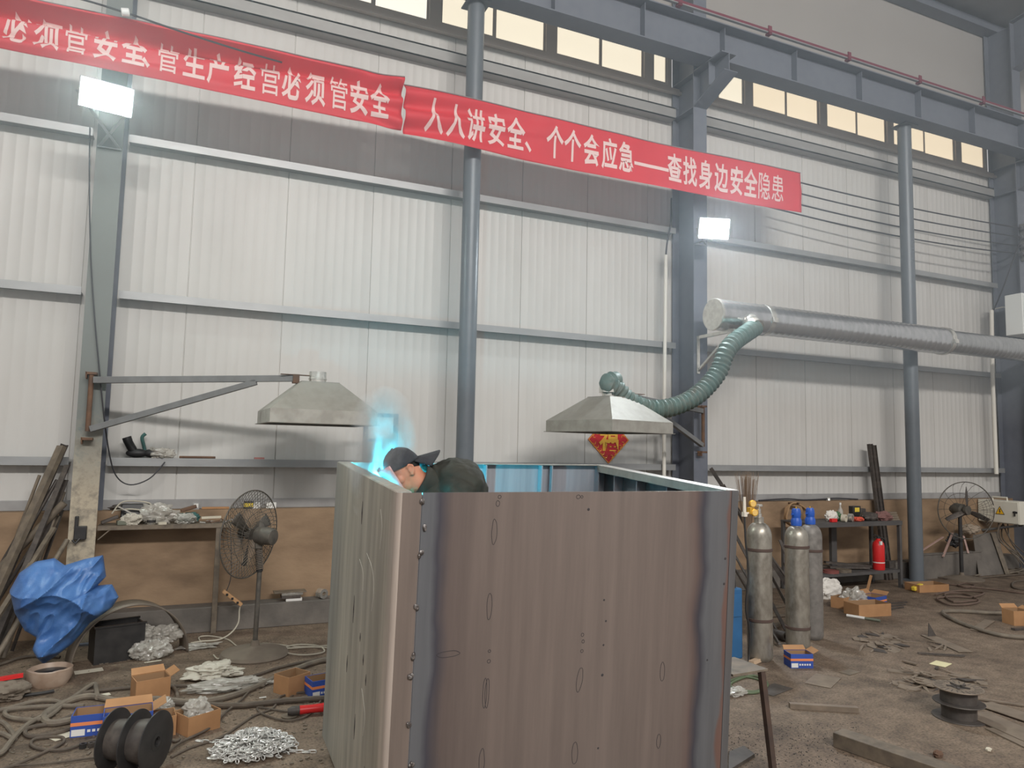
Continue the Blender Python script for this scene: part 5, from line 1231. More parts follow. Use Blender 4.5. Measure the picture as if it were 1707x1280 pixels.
# ------------------------------------------------------------------ gas cylinders
m_cyl = mat('weathered_cylinder', (0.34,0.315,0.27), 0.36, 0.6, c2=(0.17,0.148,0.12), sc=5, amt=0.75, stretch=(1.6,1.6,0.8), c3=(0.46,0.43,0.375), sc3=14)
m_cyl2 = mat('dark_weathered_cylinder', (0.20,0.185,0.17), 0.55, 0.3, c2=(0.12,0.11,0.10), sc=5, amt=0.75, c3=(0.27,0.25,0.23), sc3=14)
m_belt = mat('brown_rubber_ring', (0.085,0.055,0.045), 0.7)
m_bcap = mat('blue_valve_cap', (0.02,0.09,0.42), 0.4)
m_brass = mat('yellow_gauge_brass', (0.72,0.40,0.05), 0.35, 0.4)
def cylinder(p, hb, label, cap, ztop, belts, m=m_cyl):
    t = thing('gas_cylinder', label, 'gas cylinder', p)
    r = 0.111; prof = [(0.0,0.0),(0.085,0.0),(0.104,0.02),(r,0.05),(r,hb-0.13)]
    for k in range(1, 9):
        a = pi/2*k/8*0.92; prof.append((0.034+(r-0.034)*cos(a), hb-0.13+0.125*sin(a)))
    prof += [(0.042,hb),(0.042,hb+0.045),(0.0,hb+0.045)]
    MB().lathe(prof, p, n=36).build('bottle', m, t)
    for z in belts: MB().lathe([(r+0.001,z-0.014),(r+0.007,z-0.01),(r+0.007,z+0.01),(r+0.001,z+0.014)], p, n=36, cap=False).build('rubber_ring', m_belt, t)
    q = p+V((0,0,hb+0.045))
    if cap:
        MB().lathe([(0.050,-0.045),(0.052,0.0),(0.044,0.02),(0.040,0.03),(0.043,0.04),(0.043,0.095),(0.034,0.118),(0.012,0.118)], q, n=20).build('valve_cap', m_bcap, t)
        MB().tube([q+V((0.03,0,0.06)),q+V((0.055,0,0.065))],0.011,10).tube([q+V((-0.03,0,0.06)),q+V((-0.055,0,0.065))],0.011,10).build('cap_lugs', m_bcap, t)
        MB().cyl(q+V((0,0,0.118)), q+V((0,0,0.135)), 0.006).build('stem', m_brass, t)
    else:
        MB().lathe([(0.024,0.0),(0.024,0.03),(0.018,0.035),(0.018,0.075),(0.012,0.08),(0.012,0.095),(0.034,0.098),(0.034,0.115),(0.0,0.118)], q, n=18).build('valve', m_tin, t)
    return t, q
c0 = F(1278,1104); cylA, vq = cylinder(V((c0.x,c0.y+0.08,0)), 1.225, 'weathered steel gas cylinder with yellow gauges, closest to the steel box', False, 0, (0.98,0.36))
g = thing('gas_regulator', 'twin gauge yellow regulator with pale flow tube on the gas cylinder closest to the box', 'regulator', vq+V((-0.06,0,0)))
MB().tube([vq+V((-0.02,0,0.055)),vq+V((-0.10,-0.01,0.055))],0.012,10).box(vq+V((-0.105,-0.01,0.06)),(0.05,0.05,0.06)).build('body', m_brass, g, bevel=0.004)
for dx, dz in ((-0.105,0.125),(-0.085,0.045)):
    d_ = V((-0.25,-1,0.0)).normalized(); cc = vq+V((dx,-0.04,dz)); MB().lathe([(0.0,-0.02),(0.032,-0.02),(0.032,0.006),(0.028,0.008)], cc, d_, 20).build('gauge', m_brass, g); ga_ = [o for o in COL.objects if o.parent == g][-1]
    MB().lathe([(0.026,0.009),(0.0,0.009)], cc, d_, 18, cap=False).build('dial', mat('amber_dial',(0.80,0.52,0.16),0.4), ga_)
MB().cyl(vq+V((-0.185,-0.02,0.05)), vq+V((-0.185,-0.02,0.185)), 0.015, 0.012, 14).box(vq+V((-0.185,-0.02,0.03)),(0.035,0.035,0.04)).tube([vq+V((-0.13,-0.01,0.04)),vq+V((-0.185,-0.02,0.03))],0.009,8).build('flow_tube', mat('pale_flow_tube',(0.75,0.68,0.58),0.4), g)
hq = vq+V((-0.185,-0.02,0.01)); MB().tube(spline([hq, hq+V((0.0,-0.01,-0.2)), hq+V((0.02,-0.02,-0.5)), hq+V((-0.01,-0.02,-0.8)), hq+V((0.03,-0.02,-1.0)), V((hq.x+0.02,hq.y-0.02,0.04)), V((hq.x-0.05,hq.y-0.1,0.012)), V((hq.x-0.02,hq.y-0.2,0.012))],8),0.009,8).build('gas_hose', m_hose, g)
c1 = F(1341,1084); cylinder(V((c1.x,c1.y+0.08,0)), 1.16, 'weathered steel gas cylinder with blue valve cap, the middle one', True, 0, (0.96,0.20))
c2 = F(1362,1071); cylinder(V((c2.x+0.08,c2.y+0.14,0)), 1.14, 'darker steel gas cylinder with blue valve cap, hidden half behind the middle one', True, 0, (0.88,), m_cyl2)
# number stamped in dark paint on the first cylinder's shoulder
for k in range(3):
    a = -1.9+0.22*k; z = 1.165; rr = 0.088
    pc = V((c0.x+rr*cos(a), c0.y+0.08+rr*sin(a), z)); tdir = V((-sin(a),cos(a),0)); udir = (V((0,0,1))*0.75-V((cos(a),sin(a),0))*0.65).normalized()
    MB().tube([pc+tdir*0.009*cos(w)+udir*0.016*sin(w) for w in (0,0.9,1.8,2.7,3.6)], 0.0022, 5).build('paint_stroke', m_mark, cylA)
# welding machine, broom, stock behind the cylinders
m_mach = mat('blue_machine_paint', (0.03,0.12,0.27), 0.45, c2=(0.02,0.08,0.17), sc=6, amt=0.5)
t = thing('welding_machine', 'blue welding machine half hidden between steel box and gas cylinder', 'welding machine', (4.36,5.42,0))
MB().box2((4.16,5.16,0.05),(4.575,5.70,0.66)).build('case', m_mach, t, bevel=0.015)
MB().tube([(4.22,5.2,0.66),(4.22,5.2,0.72),(4.22,5.66,0.72),(4.22,5.66,0.66)],0.012,8).tube([(4.52,5.2,0.66),(4.52,5.2,0.72),(4.52,5.66,0.72),(4.52,5.66,0.66)],0.012,8).build('handle', m_black, t)
MB().box2((4.18,5.15,0.42),(4.555,5.159,0.62)).build('control_panel', m_mach, t)
for x in (4.2,4.53):
    for y in (5.22,5.64): MB().cyl((x-0.02,y,0.03),(x+0.02,y,0.03),0.03,n=16).build('wheel', m_black, t)
b0 = W(1252,880,6.1); t = thing('twig_broom', 'twig broom leaning upside down behind the gas cylinder with gauges', 'broom', (b0.x,6.1,0))
h0 = V((b0.x+0.12,5.95,0.0)); h1 = V((b0.x,6.15,W(1252,880,6.15).z)); MB().cyl(h0, h1, 0.016, n=10).build('broom_stick', m_kraft, t)
tw = MB(); rnd = random.Random(3); ztp = W(1252,785,6.2).z
for k in range(90):
    a = rnd.uniform(-0.13,0.13); c = rnd.uniform(-0.08,0.08); tp = V((h1.x+a*1.0, h1.y+c, ztp-rnd.random()*0.10)); md = h1.lerp(tp,0.5)+V((a*0.15,c*0.2,0.0))
    tw.tube([h1+V((a*0.12,c*0.15,-0.12)), h1+V((a*0.3,c*0.3,0)), md, tp],[0.0035,0.0032,0.0026,0.0018],4,caps=False)
o = tw.build('twigs', mat('brown_twigs',(0.22,0.15,0.10),0.8), t); o['kind'] = 'stuff'
MB().lathe([(0.03,-0.10),(0.034,-0.08),(0.034,-0.05),(0.03,-0.03)], h1, n=14).build('binding', m_rust, t)
st_ = [((1330,1010),(1182,782),7.72,'angle',.05,'dark angle bar topmost of the stock leaning at the duct column'),
 ((1320,1030),(1205,810),7.6,'angle',.04,'angle bar leaning lower at the duct column, behind the regulator hose'),
 ((1338,1000),(1225,845),7.4,'tube',.016,'thin pipe leaning behind the gas cylinders, crossing the brown wall'),
 ((1310,1050),(1220,880),7.1,'flat',.04,'flat bar leaning behind the cylinder with gauges, ahead of the broom'),
 ((1300,1060),(1222,920),6.9,'tube',.014,'rod leaning low between steel box and gauge cylinder'),
 ((1296,1075),(1224,950),6.7,'angle',.035,'short angle bar lowest in the stock by the blue welding machine'),
 ((1345,1005),(1300,900),7.3,'flat',.05,'dark flat bar leaning in the gap between the two cylinders'),
 ((1335,1025),(1306,940),7.0,'angle',.03,'small angle bar in the gap between the two cylinders')]
for (bx,by),(tx,ty),Yt,kd,w,lb in st_:
    a = F(bx,by,0.02); b = W(tx,ty,Yt); mb = MB()
    if kd == 'tube': mb.cyl(a,b,w,n=10)
    elif kd == 'flat': mb.bar(a,b,w,0.01)
    else: mb.angle(a,b,w,0.006)
    tag(mb.build('steel_bar', m_dark), lb, 'steel bar', 'stock leaning behind the gas cylinders')
q = F(1305,1068); tag(MB().lathe([(0.028,-0.08),(0.045,-0.08),(0.045,0.08),(0.028,0.08),(0.028,-0.08)], q+V((0,0.05,0.046)), (0.15,-1,0), 20, cap=False).build('pipe_offcut', m_dark), 'short thick pipe offcut between the cylinder feet', 'pipe')
for k,(px,py,dx,dy,lb) in enumerate(((1300,1010,.5,.1,'dusty bar lying behind the cylinder gap, farther from view'),(1310,1025,.4,-.1,'dusty bar lying behind the cylinder gap, in the middle'),(1298,1040,.45,.2,'dusty bar lying behind the cylinder gap, nearest the pipe offcut'))):
    a = F(px,py,0.015+0.01*k); tag(MB().bar(a-V((dx/2,dy/2,0)), a+V((dx/2,dy/2,0)),0.04,0.02).build('steel_bar', m_bar), lb, 'steel bar')
carton(1331,1110,.20,.14,.12,-0.35,'blue printed carton with orange band at the foot of the gas cylinders',True,flaps=True)
q = F(1263,1105); tag(MB().bar(q+V((-0.10,-0.03,0.02)), q+V((0.07,0.03,0.022)),0.05,0.03).build('wood_offcut', mat('pale_wood',(0.55,0.40,0.27),0.7)), 'pale wood offcut at the foot of the gauge cylinder', 'wood')
hose([(1205,1140),(1240,1128),(1275,1138),(1262,1152),(1225,1148),(1220,1138),(1255,1126),(1280,1140),(1258,1155),(1210,1150)],.009,'green hose coil on the floor behind the small steel table',mat('green_hose',(0.10,0.13,0.07),0.6))
bag(1226,1158,(.09,.06,.03),103,'clear film on the floor under the small steel table',m_film)
flat(1290,1150,.30,.16,0.3,'dark sheet offcut on the floor behind the small steel table',m_dark,'sheet_offcut','offcut',0.003,0.002)
flat(1372,1135,.34,.20,0.5,'pale thin sheet offcut on the floor before the gas cylinders',m_scrap,'sheet_offcut','offcut',0.003,0.002)
flat(1416,1121,.16,.10,0.2,'small light offcut on the floor, farther from the pale sheet',m_bar,'sheet_offcut','offcut',0.003,0.002)
m_dleg = mat('dark_rusted_leg', (0.05,0.033,0.026), 0.7, c2=(0.085,0.05,0.035), sc=12, amt=0.7)
# small steel table tucked by the hopper
t = thing('steel_stand', 'low steel stand with rusty leg tucked against the steel box corner', 'stand', (3.24,3.62,0))
zt = 0.55; P_ = [F(1224,1098,zt), F(1280,1118,zt), F(1222,1128,zt)]
pl = [V((p.x,p.y,zt)) for p in P_]; pl = [V((max(2.80,p.x),p.y,p.z)) for p in pl]
MB().prism([pl[2], pl[1], pl[0], V((pl[0].x-0.25,pl[0].y-0.02,zt))], (0,0,1), 0.012).build('plate_top', m_bar, t)
MB().bar(pl[1]+V((-0.05,0.0,0)), (pl[1].x-0.06,pl[1].y-0.10,0), 0.032, 0.032, up=(0,1,0)).build('leg', m_dleg, t)
MB().bar(pl[1]+V((-0.05+0.068,0.074,0)), (pl[1].x-0.06+0.068,pl[1].y-0.10+0.074,0), 0.028, 0.032, up=(0,1,0)).build('leg', m_dleg, t)
MB().bar(V((pl[0].x-0.19,pl[0].y-0.03,zt)), (pl[0].x-0.19,pl[0].y-0.03,0), 0.03, 0.03, up=(0,1,0)).build('leg', m_dleg, t)
q = F(1235,1262); tag(MB().prism([F(1216,1258), F(1214,1290), F(1258,1262), F(1240,1248)], (0,0,1), 0.02).build('steel_plate', m_dark), 'dark plate lying on the floor under the rusty leg of the low stand', 'steel plate')

hc_ = W(1326,856,7.95); cr_ = MB(); rnd = random.Random(4)
cr_.tube([V((hc_.x+(0.19+0.015*sin(k*0.83))*cos(2*pi*k/30), 7.95+0.012*((k//30)-2), hc_.z-0.02+(0.17+0.015*cos(k*0.61))*sin(2*pi*k/30))) for k in range(150)], 0.012, 7)
tag(cr_.build('hose_coil', mat('tan_hose',(0.34,0.21,0.11),0.7)), 'tan hose coil hanging on the brown wall behind the blue capped cylinders', 'hose')
tag(MB().cyl((hc_.x,8.078,hc_.z+0.14),(hc_.x,7.88,hc_.z+0.15),0.012).build('wall_hook', m_rust), 'rusty hook in the brown wall carrying the tan hose coil', 'hook')
# ------------------------------------------------------------------ workbench with extinguisher
m_bench = mat('dark_bench_steel', (0.105,0.10,0.098), 0.55, 0.2, c2=(0.07,0.065,0.062), sc=6, amt=0.6)
bx0, bx1, by0, by1 = 7.62, W(1503,900,7.32).x, 7.30, 7.83
zt = W(1500,868,7.30).z
t = thing('workbench', 'dark steel workbench with a lower shelf before the second pipe post', 'workbench', ((bx0+bx1)/2, 7.55, 0))
MB().box2((bx0,by0,zt-0.02),(bx1,by1,zt)).box2((bx0,by0,zt-0.06),(bx1,by0+0.006,zt-0.021)).build('bench_top', m_bench, t)
for xx in (bx0+0.025, bx1-0.025):
    for yy in (by0+0.035, by1-0.025): MB().box2((xx-0.022,yy-0.022,0),(xx+0.022,yy+0.022,zt-0.021)).build('leg', m_bench, t)
MB().box2(((bx0+bx1)/2+0.02,by1-0.06,0.0),((bx0+bx1)/2+0.12,by1-0.01,zt-0.021)).build('leg', m_bench, t)
zs_ = 0.255
MB().box2((bx0+0.05,by0+0.03,zs_-0.014),(bx1-0.05,by1-0.03,zs_)).box2((bx0+0.05,by0+0.02,zs_-0.04),(bx1-0.05,by0+0.029,zs_)).build('lower_shelf', m_bench, t)
def bench(px, y=7.45): return V((W(px,860,y).x, y, zt))
def shelf(px, y=7.45): return V((W(px,945,y).x, y, zs_))
# extinguisher
q = shelf(1465, 7.42); t = thing('fire_extinguisher', 'red fire extinguisher standing on the lower shelf of the workbench', 'fire extinguisher', q)
MB().lathe([(0.0,0),(0.075,0.0),(0.08,0.012),(0.08,0.33),(0.072,0.37),(0.045,0.40),(0.03,0.41),(0.03,0.43)], q, n=28).build('vessel', m_redp, t)
MB().lathe([(0.081,0.095),(0.081,0.108)], q, n=28, cap=False).build('white_band', m_whiteprint, t)
MB().box(q+V((-0.03,-0.066,0.375)),(0.04,0.02,0.05)).build('tag', m_whiteprint, t)
MB().lathe([(0.02,0.43),(0.02,0.46),(0.01,0.465)], q, n=14).bar(q+V((0.02,0,0.455)), q+V((-0.11,-0.02,0.49)),0.02,0.01).bar(q+V((0.01,0,0.465)), q+V((-0.10,-0.02,0.445)),0.018,0.008).build('valve_lever', m_black, t)
MB().tube(spline([q+V((0.02,0,0.44)),q+V((0.09,-0.02,0.42)),q+V((0.115,-0.02,0.33)),q+V((0.105,-0.02,0.2)),q+V((0.095,-0.02,0.14))],6),0.012,8).build('hose', m_black, t)
# clutter on the bench
m_green = mat('green_glass', (0.05,0.13,0.05), 0.15, spec=0.8)
o_ = bag(0,0,(.11,.06,.075),111,'white crumpled bag on the workbench, closest to the gas cylinders',mat('white_bag',(0.72,0.68,0.62),0.5),at=bench(1386,7.5),k=0.3)
q = bench(1389,7.38); tag(MB().box(q+V((0,0,0.025)),(0.10,0.05,0.048)).build('red_packet', m_redp, bevel=0.004), 'red packet before the white bag on the workbench', 'packet')
q = bench(1401,7.62); t = thing('bottle', 'clear necked bottle standing behind the tape rolls on the workbench', 'bottle', q); MB().lathe([(0.0,0),(0.033,0.0),(0.035,0.01),(0.035,0.13),(0.013,0.18),(0.013,0.235),(0.0,0.235)], q, n=18).build('glass', m_film, t); MB().lathe([(0.0145,0.21),(0.0145,0.24),(0,0.24)], q, n=14).build('cap', m_whiteprint, t)
q = bench(1397,7.56); tag(crumple(q+V((0,0,0.05)),(0.07,0.05,0.06),113,0.4).build('green_rag', m_green), 'dark green rag at the foot of the bottle on the workbench', 'rag')
for px, y, r, lb in ((1407,7.36,0.052,'pale tape roll on the workbench, leaning beside the red packet'),(1418,7.37,0.055,'grey tape roll standing open end out on the workbench')):
    q = bench(px,y); tag(MB().lathe([(r*0.58,-0.028),(r,-0.028),(r,0.028),(r*0.58,0.028),(r*0.58,-0.028)], q+V((0,0,r)), (0.4,-1,0), 24, cap=False).build('tape_roll', m_tin if px > 1410 else m_paper), lb, 'tape roll')
q = bench(1425,7.62); t = thing('small_box', 'dark box with yellow label at the back of the workbench', 'box', q); MB().box(q+V((0,0,0.095)),(0.15,0.08,0.19)).build('box', m_black, t, bevel=0.004); MB().box(q+V((0.0,-0.0415,0.14)),(0.09,0.003,0.06)).build('yellow_label', m_yel, t)
q = bench(1436,7.66); tag(MB().box(q+V((0,0,0.075)),(0.10,0.08,0.15)).build('tool_case', m_dark, bevel=0.01), 'dark upright case next to the yellow labelled box on the workbench', 'tool case')
q = bench(1431,7.38); tag(crumple(q+V((0,0,0.03)),(0.09,0.05,0.035),117,0.3).build('red_cloth', mat('orange_red_cloth',(0.60,0.09,0.05),0.6)), 'orange red cloth at the front of the workbench by the grey roll', 'cloth')
q = bench(1449,7.45); tag(crumple(q+V((0,0,0.05)),(0.17,0.10,0.065),119,0.2).build('grey_sack', m_dark), 'dark grey sack lying in the middle of the workbench', 'sack')
q = bench(1471,7.42); tag(crumple(q+V((0,0,0.055)),(0.14,0.10,0.07),121,0.35).build('reddish_rag', mat('reddish_brown_rag',(0.20,0.10,0.09),0.8)), 'reddish brown rag heap on the workbench by the leaning channels', 'rag')
for k in range(4):
    q = bench(1487,7.40); tag(MB().bar(q+V((-0.12+0.02*k,0.03*k,0.012+0.028*k)),q+V((0.10+0.02*k,0.03*k-0.02,0.012+0.028*k)),0.05,0.024).build('bar_offcut', m_bar), 'short bar offcut in the small pile at the post end of the workbench', 'offcut', 'bar offcuts on the workbench')
# on the shelf
for k,(px,lb) in enumerate(((1384,'dark red disc stack on the lower shelf, closest to the cylinders'),(1405,'pale edged disc stack on the lower shelf, closer to the extinguisher'))):
    q = shelf(px,7.42); tag(MB().lathe([(0.0,0),(0.11,0.0),(0.11,0.018),(0.0,0.018)], q, n=24).lathe([(0.0,0.019),(0.10,0.019),(0.10,0.035),(0.0,0.035)], q+V((0.015,0.0,0)), n=24).build('grinding_discs', mat('maroon_disc',(0.22,0.07,0.06),0.7) if k == 0 else m_bar), lb, 'discs')
for k,(pa,pb,lb) in enumerate(((1375,1452,'long dark angle offcut slanting across the lower shelf'),(1382,1448,'dark flat bar lying under the slanting angle on the lower shelf'))):
    tag(MB().bar(shelf(pa,7.66-0.06*k)+V((0,0,0.10-0.06*k)), shelf(pb,7.5-0.06*k)+V((0,0,0.03)),0.06,0.03).build('steel_offcut', m_dark), lb, 'offcut')
q = shelf(1481,7.5); tag(MB().box(q+V((0,0,0.05)),(0.12,0.14,0.10)).build('parts_box', m_dark, bevel=0.004), 'small dark parts box beside the extinguisher on the lower shelf', 'box')
for k, (tx, lb) in enumerate(((1450,'dark steel channel leaning tallest behind the workbench'),(1456,'second steel channel leaning close beside the tallest one behind the workbench'))):
    a = V((W(1478+6*k,950,7.842).x, 7.842, 0.0)); b = W(tx,740+2*k,8.05+0.0*k); dm = MB()
    dm.bar(a, b, 0.062, 0.008, up=(0,-1,0)); dd, s_, u_ = frame_of(b-a,(0,-1,0))
    dm.bar(a+s_*0.033, b+s_*0.033, 0.008, 0.05, up=(0,-1,0)).bar(a-s_*0.033, b-s_*0.033, 0.008, 0.05, up=(0,-1,0))
    tag(dm.build('steel_channel', m_dark), lb, 'steel bar')
# cable and scraps on the ledge over the bench
tag(MB().tube(spline([ledge(1265)+V((0,0,0.012)),ledge(1310)+V((0,0.01,0.03)),ledge(1340)+V((0,0,0.012)),ledge(1372)+V((0,0,0.02)),ledge(1395)+V((0,0.01,0.03)),ledge(1430)+V((0,0,0.012))],6),0.012,6).build('cable', m_cable), 'dark cable lying on the ledge above the gas cylinders', 'cable')
q = ledge(1381); tag(MB().lathe([(0,0),(0.035,0),(0.03,0.03),(0.02,0.045),(0,0.045)], q, n=16).build('small_bell', m_tin), 'small bright fitting on the ledge above the workbench', 'fitting')
# ------------------------------------------------------------------ wall fan without front guard
fb = V((W(1603,950,7.55).x, 7.55, 0)); hb_ = V((fb.x, 7.50, W(1603,850,7.50).z))
t = thing('pedestal_fan', 'bare three bladed pedestal fan near the electrical cabinet, its guard bent open', 'fan', fb)
MB().lathe([(0,0),(0.30,0),(0.30,0.02),(0.10,0.045),(0.035,0.06),(0.03,0.10)], fb, n=36).build('base', m_fbase, t)
MB().tube([fb+V((0,0,0.06)), V((fb.x,fb.y,hb_.z-0.08))], 0.028, 14).build('pole', m_black, t)
MB().lathe([(0.03,0.0),(0.09,0.02),(0.10,0.14),(0.05,0.22)], hb_+V((0,-0.02,0)), (0.1,1,0), 24).box(hb_+V((0,0.06,-0.06)),(0.07,0.06,0.10)).build('motor', m_fan, t)
MB().lathe([(0.0,-0.03),(0.06,-0.03),(0.075,0.0),(0.07,0.03),(0.0,0.03)], hb_+V((0,-0.06,0)), (0,-1,0), 24).build('hub', m_fan, t)
vd = V((-0.45,-1,0)).normalized(); _, us, uu = frame_of(vd)
for k, a in enumerate((pi/2+0.02, pi+0.42, 2*pi-0.42)):
    rd = us*(-cos(a))+uu*sin(a); td_ = us*sin(a)+uu*cos(a)
    b = MB()
    def bl(u, v): w = 0.020+0.030*sin(pi*min(1,0.15+0.8*u)); return hb_+V((0,-0.07,0))+rd*(0.06+0.30*u)+td_*((v-0.5)*2*w*0.7)+vd*((v-0.5)*0.05)
    b.grid(bl, 8, 4).build('blade', m_dark, t, solid=0.004)
gr = MB(); RC = 0.43; gcn = hb_+V((0,-0.02,0))
def rp(a, r, d=0): return gcn+us*(-cos(a)*r)+uu*(sin(a)*r)+vd*d
gr.tube([rp(0.2+ (2*pi-0.1)*k/60, RC, 0.05) for k in range(61)], 0.008, 6)
for k in range(16): 
    a = 2*pi*k/16; gr.tube([rp(a,0.10,-0.10), rp(a,0.28,-0.09), rp(a,0.38,-0.03), rp(a,RC,0.05)], 0.0028, 4)
gr.tube([rp(2*pi*k/40,0.25,-0.095) for k in range(40)],0.003,4,closed=True).build('rear_guard', m_fan, t)
gf = MB()
for k in range(9):
    a = 5.6+0.16*k; gf.tube([rp(a,0.13,0.16), rp(a,0.30,0.16), rp(a,RC,0.055)],0.0026,4)
for r in (0.2,0.25,0.3,0.35): gf.tube([rp(5.6+0.08*k,r,0.16-0.6*max(0,r-0.3)) for k in range(17)],0.0026,4)
gf.build('bent_front_guard', m_fan, t)
# electrical cabinet on the wall
m_cab = mat('cream_cabinet_paint', (0.66,0.63,0.54), 0.45, c2=(0.55,0.52,0.44), sc=3, amt=0.4)
XC = 12.2; yA, yB = 7.40, 8.07; zA, zB = W(1680,873,7.6).z, W(1680,835,7.6).z
t = thing('electrical_cabinet', 'cream electrical cabinet with a yellow warning triangle on its door', 'electrical cabinet', (XC+0.15,7.7,zA))
MB().box2((XC,yA,zA),(XC+0.30,yB,zB)).build('case', m_cab, t, bevel=0.008)
MB().box2((XC-0.018,yA+0.012,zA+0.012),(XC-0.001,yB-0.012,zB-0.012)).build('door', m_cab, t, bevel=0.005); dr_ = [o for o in COL.objects if o.parent == t][-1]
yc, zc = 7.70, (zA+zB)/2+0.01
tri = lambda s: [V((XC-0.0185,yc+s*0.9,zc-s*0.62)), V((XC-0.0185,yc-s*0.9,zc-s*0.62)), V((XC-0.0185,yc,zc+s))]
MB().prism(tri(0.085), (-1,0,0), 0.0015).build('warning_border', m_mark, dr_)
MB().prism([p+V((-0.0016,0,0)) for p in tri(0.068)], (-1,0,0), 0.0012).build('warning_triangle', mat('warning_yellow',(0.85,0.48,0.02),0.5), dr_)
bolt = [(-.004,.045),(.014,.045),(.004,.008),(.016,.008),(-.010,-.045),(-.002,-.004),(-.014,-.004)]
MB().prism([V((XC-0.0214,yc-y,zc+z-0.004)) for y, z in bolt], (-1,0,0), 0.001).build('lightning_mark', m_mark, dr_)
MB().lathe([(0.02,0),(0.02,0.012),(0.008,0.014)], (XC-0.019,7.46,zc), (-1,0,0), 16).box((XC-0.036,7.46,zc-0.02),(0.012,0.02,0.08)).box((XC-0.022,7.46,zc),(0.004,0.07,0.03)).build('door_lock', m_black, dr_)
MB().tube([(XC+0.05,7.85,zB),(XC+0.05,7.85,zB+0.05),(XC+0.05,7.62,zB+0.05),(XC+0.05,7.62,zB)],0.014,8).build('lifting_handle', m_cab, t)
MB().bar((XC+0.1,8.07,zA-0.15),(XC+0.1,7.5,zA-0.02),0.04,0.03).bar((XC+0.25,8.07,zA-0.15),(XC+0.25,7.5,zA-0.02),0.04,0.03).build('bracket', m_arm, t)
rnd = random.Random(11)
for k in range(7):
    x = XC+0.04+0.035*k; a = V((x,7.75+0.03*(k%3),zA-0.001)); p2 = V((x+rnd.uniform(-.05,.1),7.75+rnd.uniform(-.1,.1),0.5)); p3 = V((x+0.2+rnd.uniform(0,.3),7.6+rnd.uniform(-.1,.1),0.12)); p4 = F(1672+5*k,952+2*(k%3),0.01)
    tag(MB().tube(spline([a,p2,p3,V((p4.x,p4.y,0.012))],6),0.010,6).build('cable', m_fhose if k % 2 else m_fhose2), 'cable hanging from under the electrical cabinet to the floor', 'cable', 'cables below the electrical cabinet')
# trough and sheets behind the fan
xa, xb = W(1522,935,7.78).x, W(1628,935,7.78).x
t = thing('scrap_trough', 'low dark steel trough by the wall behind the bare fan', 'trough', ((xa+xb)/2,7.78,0))
MB().box2((xa,7.70,0),(xb,7.71,0.36)).box2((xa,7.845,0),(xb,7.855,0.36)).box2((xa,7.711,0),(xa+0.01,7.844,0.36)).box2((xb-0.01,7.711,0),(xb,7.844,0.36)).box2((xa+0.011,7.711,0.0),(xb-0.011,7.844,0.01)).build('shell', m_curb, t)
MB().box2((xa-0.01,7.685,0.36),(xb+0.01,7.70,0.375)).build('rim', m_curb, t)
for k,(p0,p1,lb) in enumerate((((1572,928,7.6),(1588,888,7.78),'pinkish strip leaning out of the trough, on the post side of the fan pole'),((1614,922,7.62),(1606,893,7.78),'pinkish strip leaning out of the trough, on the cabinet side of the fan pole'),((1520,928,7.68),(1572,895,7.78),'thin pale cane lying over the trough near the pipe post'))):
    a, b = W(p0[0],p0[1],7.67), W(p1[0],p1[1],7.76); tag(MB().bar(a,b,0.03,0.012).build('strip', mat('pinkish_strip',(0.42,0.28,0.24),0.6)), lb, 'strip')
tag(crumple(W(1618,882,7.84),(0.22,0.09,0.07),131,0.3,flat=False).build('cloth_roll', mat('tan_cloth',(0.36,0.29,0.22),0.8)), 'tan cloth roll stuffed on the trough behind the bare fan', 'cloth roll')
tag(crumple(W(1592,900,7.78),(0.16,0.06,0.10),133,0.4,flat=False).build('scrap_bundle', m_black), 'dark scrap bundle piled in the trough behind the fan pole', 'scrap bundle')
for k,(p0,p1,p2,p3,lb) in enumerate((((1632,948),(1676,944),(1664,886),(1622,892),'grey steel sheet leaning on the wall below the cabinet'),((1676,946),(1683,945),(1660,888),(1652,888),'narrow strip leaning on the grey sheet below the cabinet'))):
    yb, yt = 7.62-0.03*k, 7.83-0.03*k
    pts = [W(p0[0],p0[1],yb), W(p1[0],p1[1],yb), W(p2[0],p2[1],yt), W(p3[0],p3[1],yt)]
    for i in (0,1): pts[i].z = 0.002
    tag(MB().prism(pts,(0,1,0.3),0.008).build('steel_sheet', m_curb if k == 0 else m_bar), lb, 'steel sheet')
# ------------------------------------------------------------------ floor things on the open side
carton(1545,984,.50,.26,.10,-0.15,'wide shallow tan carton with a tool inside, before the pipe post',flaps=False)
q = F(1536,988); tag(MB().bar(q+V((-0.06,0.08,0.04)),q+V((0.14,0.10,0.075)),0.06,0.055).build('power_tool', m_yel, bevel=0.01), 'yellow and black tool lying in the wide tan carton', 'tool')
carton(1446,1024,.46,.24,.14,-0.12,'long tan tray carton before the workbench, clear bag and bits inside',flaps=False)
carton(1456,1010,.26,.20,.13,0.2,'blue printed carton heaped behind the long tan tray',True,flaps=True,z=0.0)
q = F(1428,1012); bag(0,0,(.17,.11,.12),141,'clear bag of scraps in the heap behind the tan tray',m_film,at=V((q.x,q.y+0.05,0.0)))
carton(1402,1012,.20,.16,.13,0.3,'small brown carton beside the darker gas cylinder',flaps=False)
q = F(1392,1000); bag(0,0,(.20,.10,.14),145,'torn white wrapping bag behind the small brown carton',mat('white_bag',(0.72,0.68,0.62),0.5),at=V((q.x,q.y+0.1,0.0)),k=0.3)
a, b = F(1402,1023,0.015), F(1457,1032,0.015); t = thing('welding_rod_tube', 'white and grey tube lying in front of the long tan tray', 'tube', a.lerp(b,0.5))
